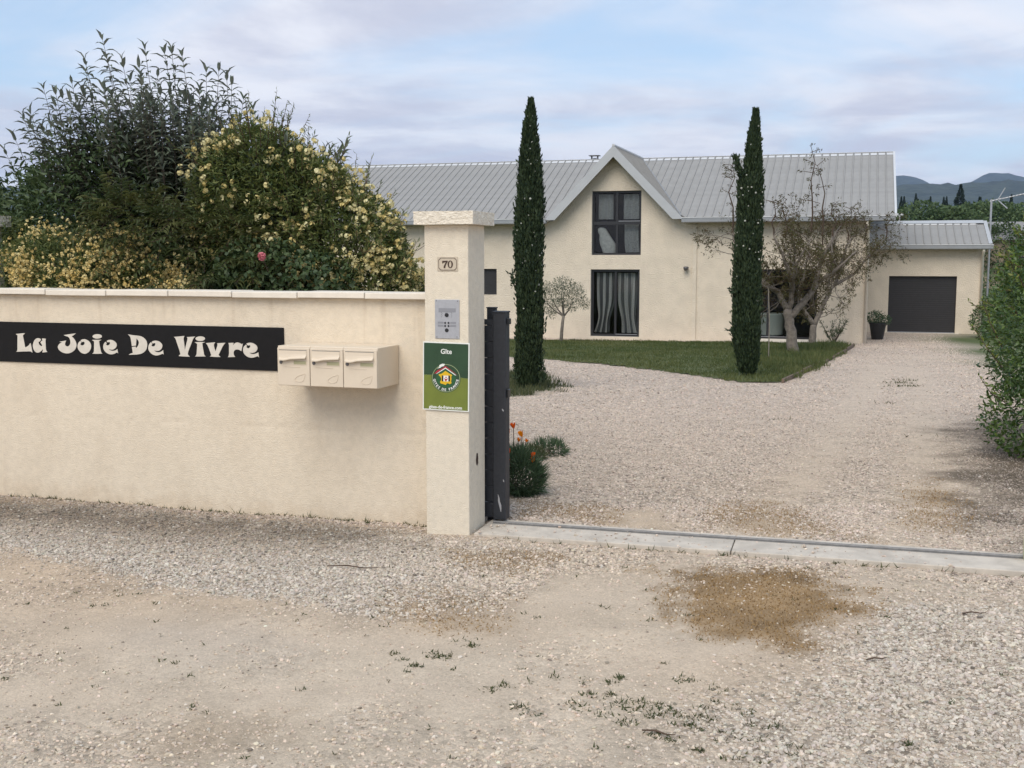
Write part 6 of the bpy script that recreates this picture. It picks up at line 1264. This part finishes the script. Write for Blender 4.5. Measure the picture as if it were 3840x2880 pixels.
rc_ = [crown_mesh('crown', 9000, LM['far'], s) for s in (2, 5, 9)]; dc_ = [crown_mesh('crown', 7000, LM['deep'], s) for s in (12,)]; cc_ = [crown_mesh('crown', 4000, LM['fard'], s, True) for s in (3, 8)]
trk_me = MB().tube([(0, 0, -.02), (0, 0, .25), (.01, 0, .6)], [.03, .022, .01], 7).mesh('trunk'); trk_me.materials.append(M['dbark'])
def far_tree(name, me, x, y, h, wf, label, group):
    h = h+(.5 if name == 'far_conifer' else 0); r_ = empty(name, (x, y, -.9), rng.uniform(0, 6.28)); r_.scale = (h*wf, h*wf, h); tag(r_, label, 'tree', group)
    o = bpy.data.objects.new('crown', me); COL.objects.link(o); o.parent = r_; o = bpy.data.objects.new('trunk', trk_me); COL.objects.link(o); o.parent = r_
spots = [(47.5, 148, 9.2, 'leftmost'), (52.5, 150, 10.6, 'second'), (57.5, 147, 10.2, 'third'), (62, 152, 10.9, 'fourth'), (67.5, 149, 10.4, 'fifth'), (73, 151, 11.2, 'sixth'), (41, 150, 10.0, 'hidden')]
ordn = ['leftmost', 'second from the left', 'third from the left', 'fourth from the left', 'fifth from the left', 'sixth from the left']
for i, (x, y, h, _) in enumerate(spots[:6]): far_tree('far_tree', rc_[i % 3], x, y, h*1.0, 1.1, f'{ordn[i]} round green tree of the row beyond the garage', 'round trees beyond the garage')
far_tree('far_tree', dc_[0], 41.5, 98, 5.9, 1.0, 'dark green tree in front of the far tree row, above the garage roof', 'round trees beyond the garage')
far_tree('far_tree', dc_[0], 35.0, 100, 3.6, 1.3, 'low dark bushy tree above the left part of the garage roof', 'round trees beyond the garage')
cons = [(85.5, 15.6), (88.5, 16.0), (90.3, 15.2), (92.2, 16.8), (94.1, 15.9), (96.2, 15.7), (98.2, 16.0), (100.4, 18.6), (103.0, 15.6), (106.2, 15.9), (111.4, 16.3), (114.0, 16.9)]
cn = ['first', 'second', 'third', 'fourth', 'fifth', 'sixth', 'seventh', None, 'ninth', 'tenth', 'eleventh', 'twelfth']
for i, (x, h) in enumerate(cons):
    far_tree('far_conifer', cc_[i % 2], x, 252+(i*7) % 11, h, .62 if h < 18 else .95, 'tallest dark conifer standing above the far tree row' if cn[i] is None else f'{cn[i]} dark conifer from the left in the far row below the hills', 'dark conifers below the hills')
# the field edge: a far wood that reads as one mass, closing the gaps
g = np.random.default_rng(77); n = 60000; X = g.uniform(-260, 330, n); Y = 175+g.uniform(0, 30, n); tp = 5.4+2.6*fbm(X*.09, X*0+2.); Z = -.8+tp*np.sqrt(g.random(n)); D_ = unit(g.normal(0, .6, (n, 3))+np.array([0, -.6, .6]))
tag(scatter('far_wood', T_DIAMOND, np.stack([X, Y, Z], -1), D_, unit(np.cross(D_, g.normal(size=(n, 3)))), g.uniform(.45, .95, n), g.uniform(.35, .7, n), LM['far']), 'distant green wood reading as one mass behind the tree row', 'wood', kind='stuff')
# hills
def hill(name, y, amp, prof, m, seed, dep):
    xs = np.linspace(-5200, 6200, 700) if y < 4000 else np.linspace(-9000, 11000, 700); rows = 14; V = []
    ridge = np.interp(xs, *zip(*prof)) + (fbm(xs*.004, xs*0+seed)-.5)*amp + (fbm(xs*.03, xs*0+seed+3)-.5)*amp*.16 + (fbm(xs*.2, xs*0+seed+3)-.5)*13
    for j in range(rows):
        t = j/(rows-1); V.append(np.stack([xs, y-dep*(1-t)+(fbm(xs*.003+9*t, xs*0+t*4)-.5)*dep*.25*(1-t), -4+(ridge+4)*(t**1.1)+(fbm(xs*.012+t*3, xs*0+t*9+seed)-.5)*26*math.sin(math.pi*t)], -1))
    V.append(np.stack([xs, xs*0+y+dep*.6, xs*0-4], -1)); V = np.concatenate(V); k = len(xs); r2 = rows+1
    ids = np.arange(r2*k).reshape(r2, k); q_ = np.stack([ids[:-1, :-1], ids[:-1, 1:], ids[1:, 1:], ids[1:, :-1]], -1).reshape(-1, 4)
    tag(link(name, ngon_mesh(name, V, q_.ravel(), np.arange(len(q_))*4, None, True), m), kind='structure')
hm = mat('wooded_hillside', (.020, .032, .026), .95, .03, 0, 1.0, .06, col2=(.050, .066, .046), coord='Object', bdist=6.)
hill('hills', 2500, 10, [(-5200, 140), (-1500, 150), (600, 155), (830, 158), (940, 163), (1000, 165), (1101, 171), (1500, 185), (2600, 160), (6200, 140)], hm, 3, 700)
hill('mountains', 5000, 20, [(-9000, 300), (-2000, 310), (1400, 300), (1600, 335), (1690, 362), (1760, 352), (1850, 310), (1960, 300), (2010, 345), (2080, 374), (2150, 368), (2300, 335), (3500, 340), (11000, 300)], hm, 8, 1200)
# ---------------------------------------------------------------- haze over the distance
hz = MB().box(-9500, 11500, -400, 6500, -12, 480).build('haze', None); hz.data.materials.clear()
vm = bpy.data.materials.new('haze_air'); vm.use_nodes = True; t = vm.node_tree; t.nodes.clear(); o_ = N('ShaderNodeOutputMaterial', t); pv = N('ShaderNodeVolumePrincipled', t)
pv.inputs['Color'].default_value = (.52, .68, 1.0, 1); pv.inputs['Density'].default_value = 8e-5; pv.inputs['Anisotropy'].default_value = 0.0; t.links.new(pv.outputs[0], o_.inputs['Volume']); hz.data.materials.append(vm)
tag(hz, 'thin bluish haze in the air over the distance', 'haze', kind='stuff')
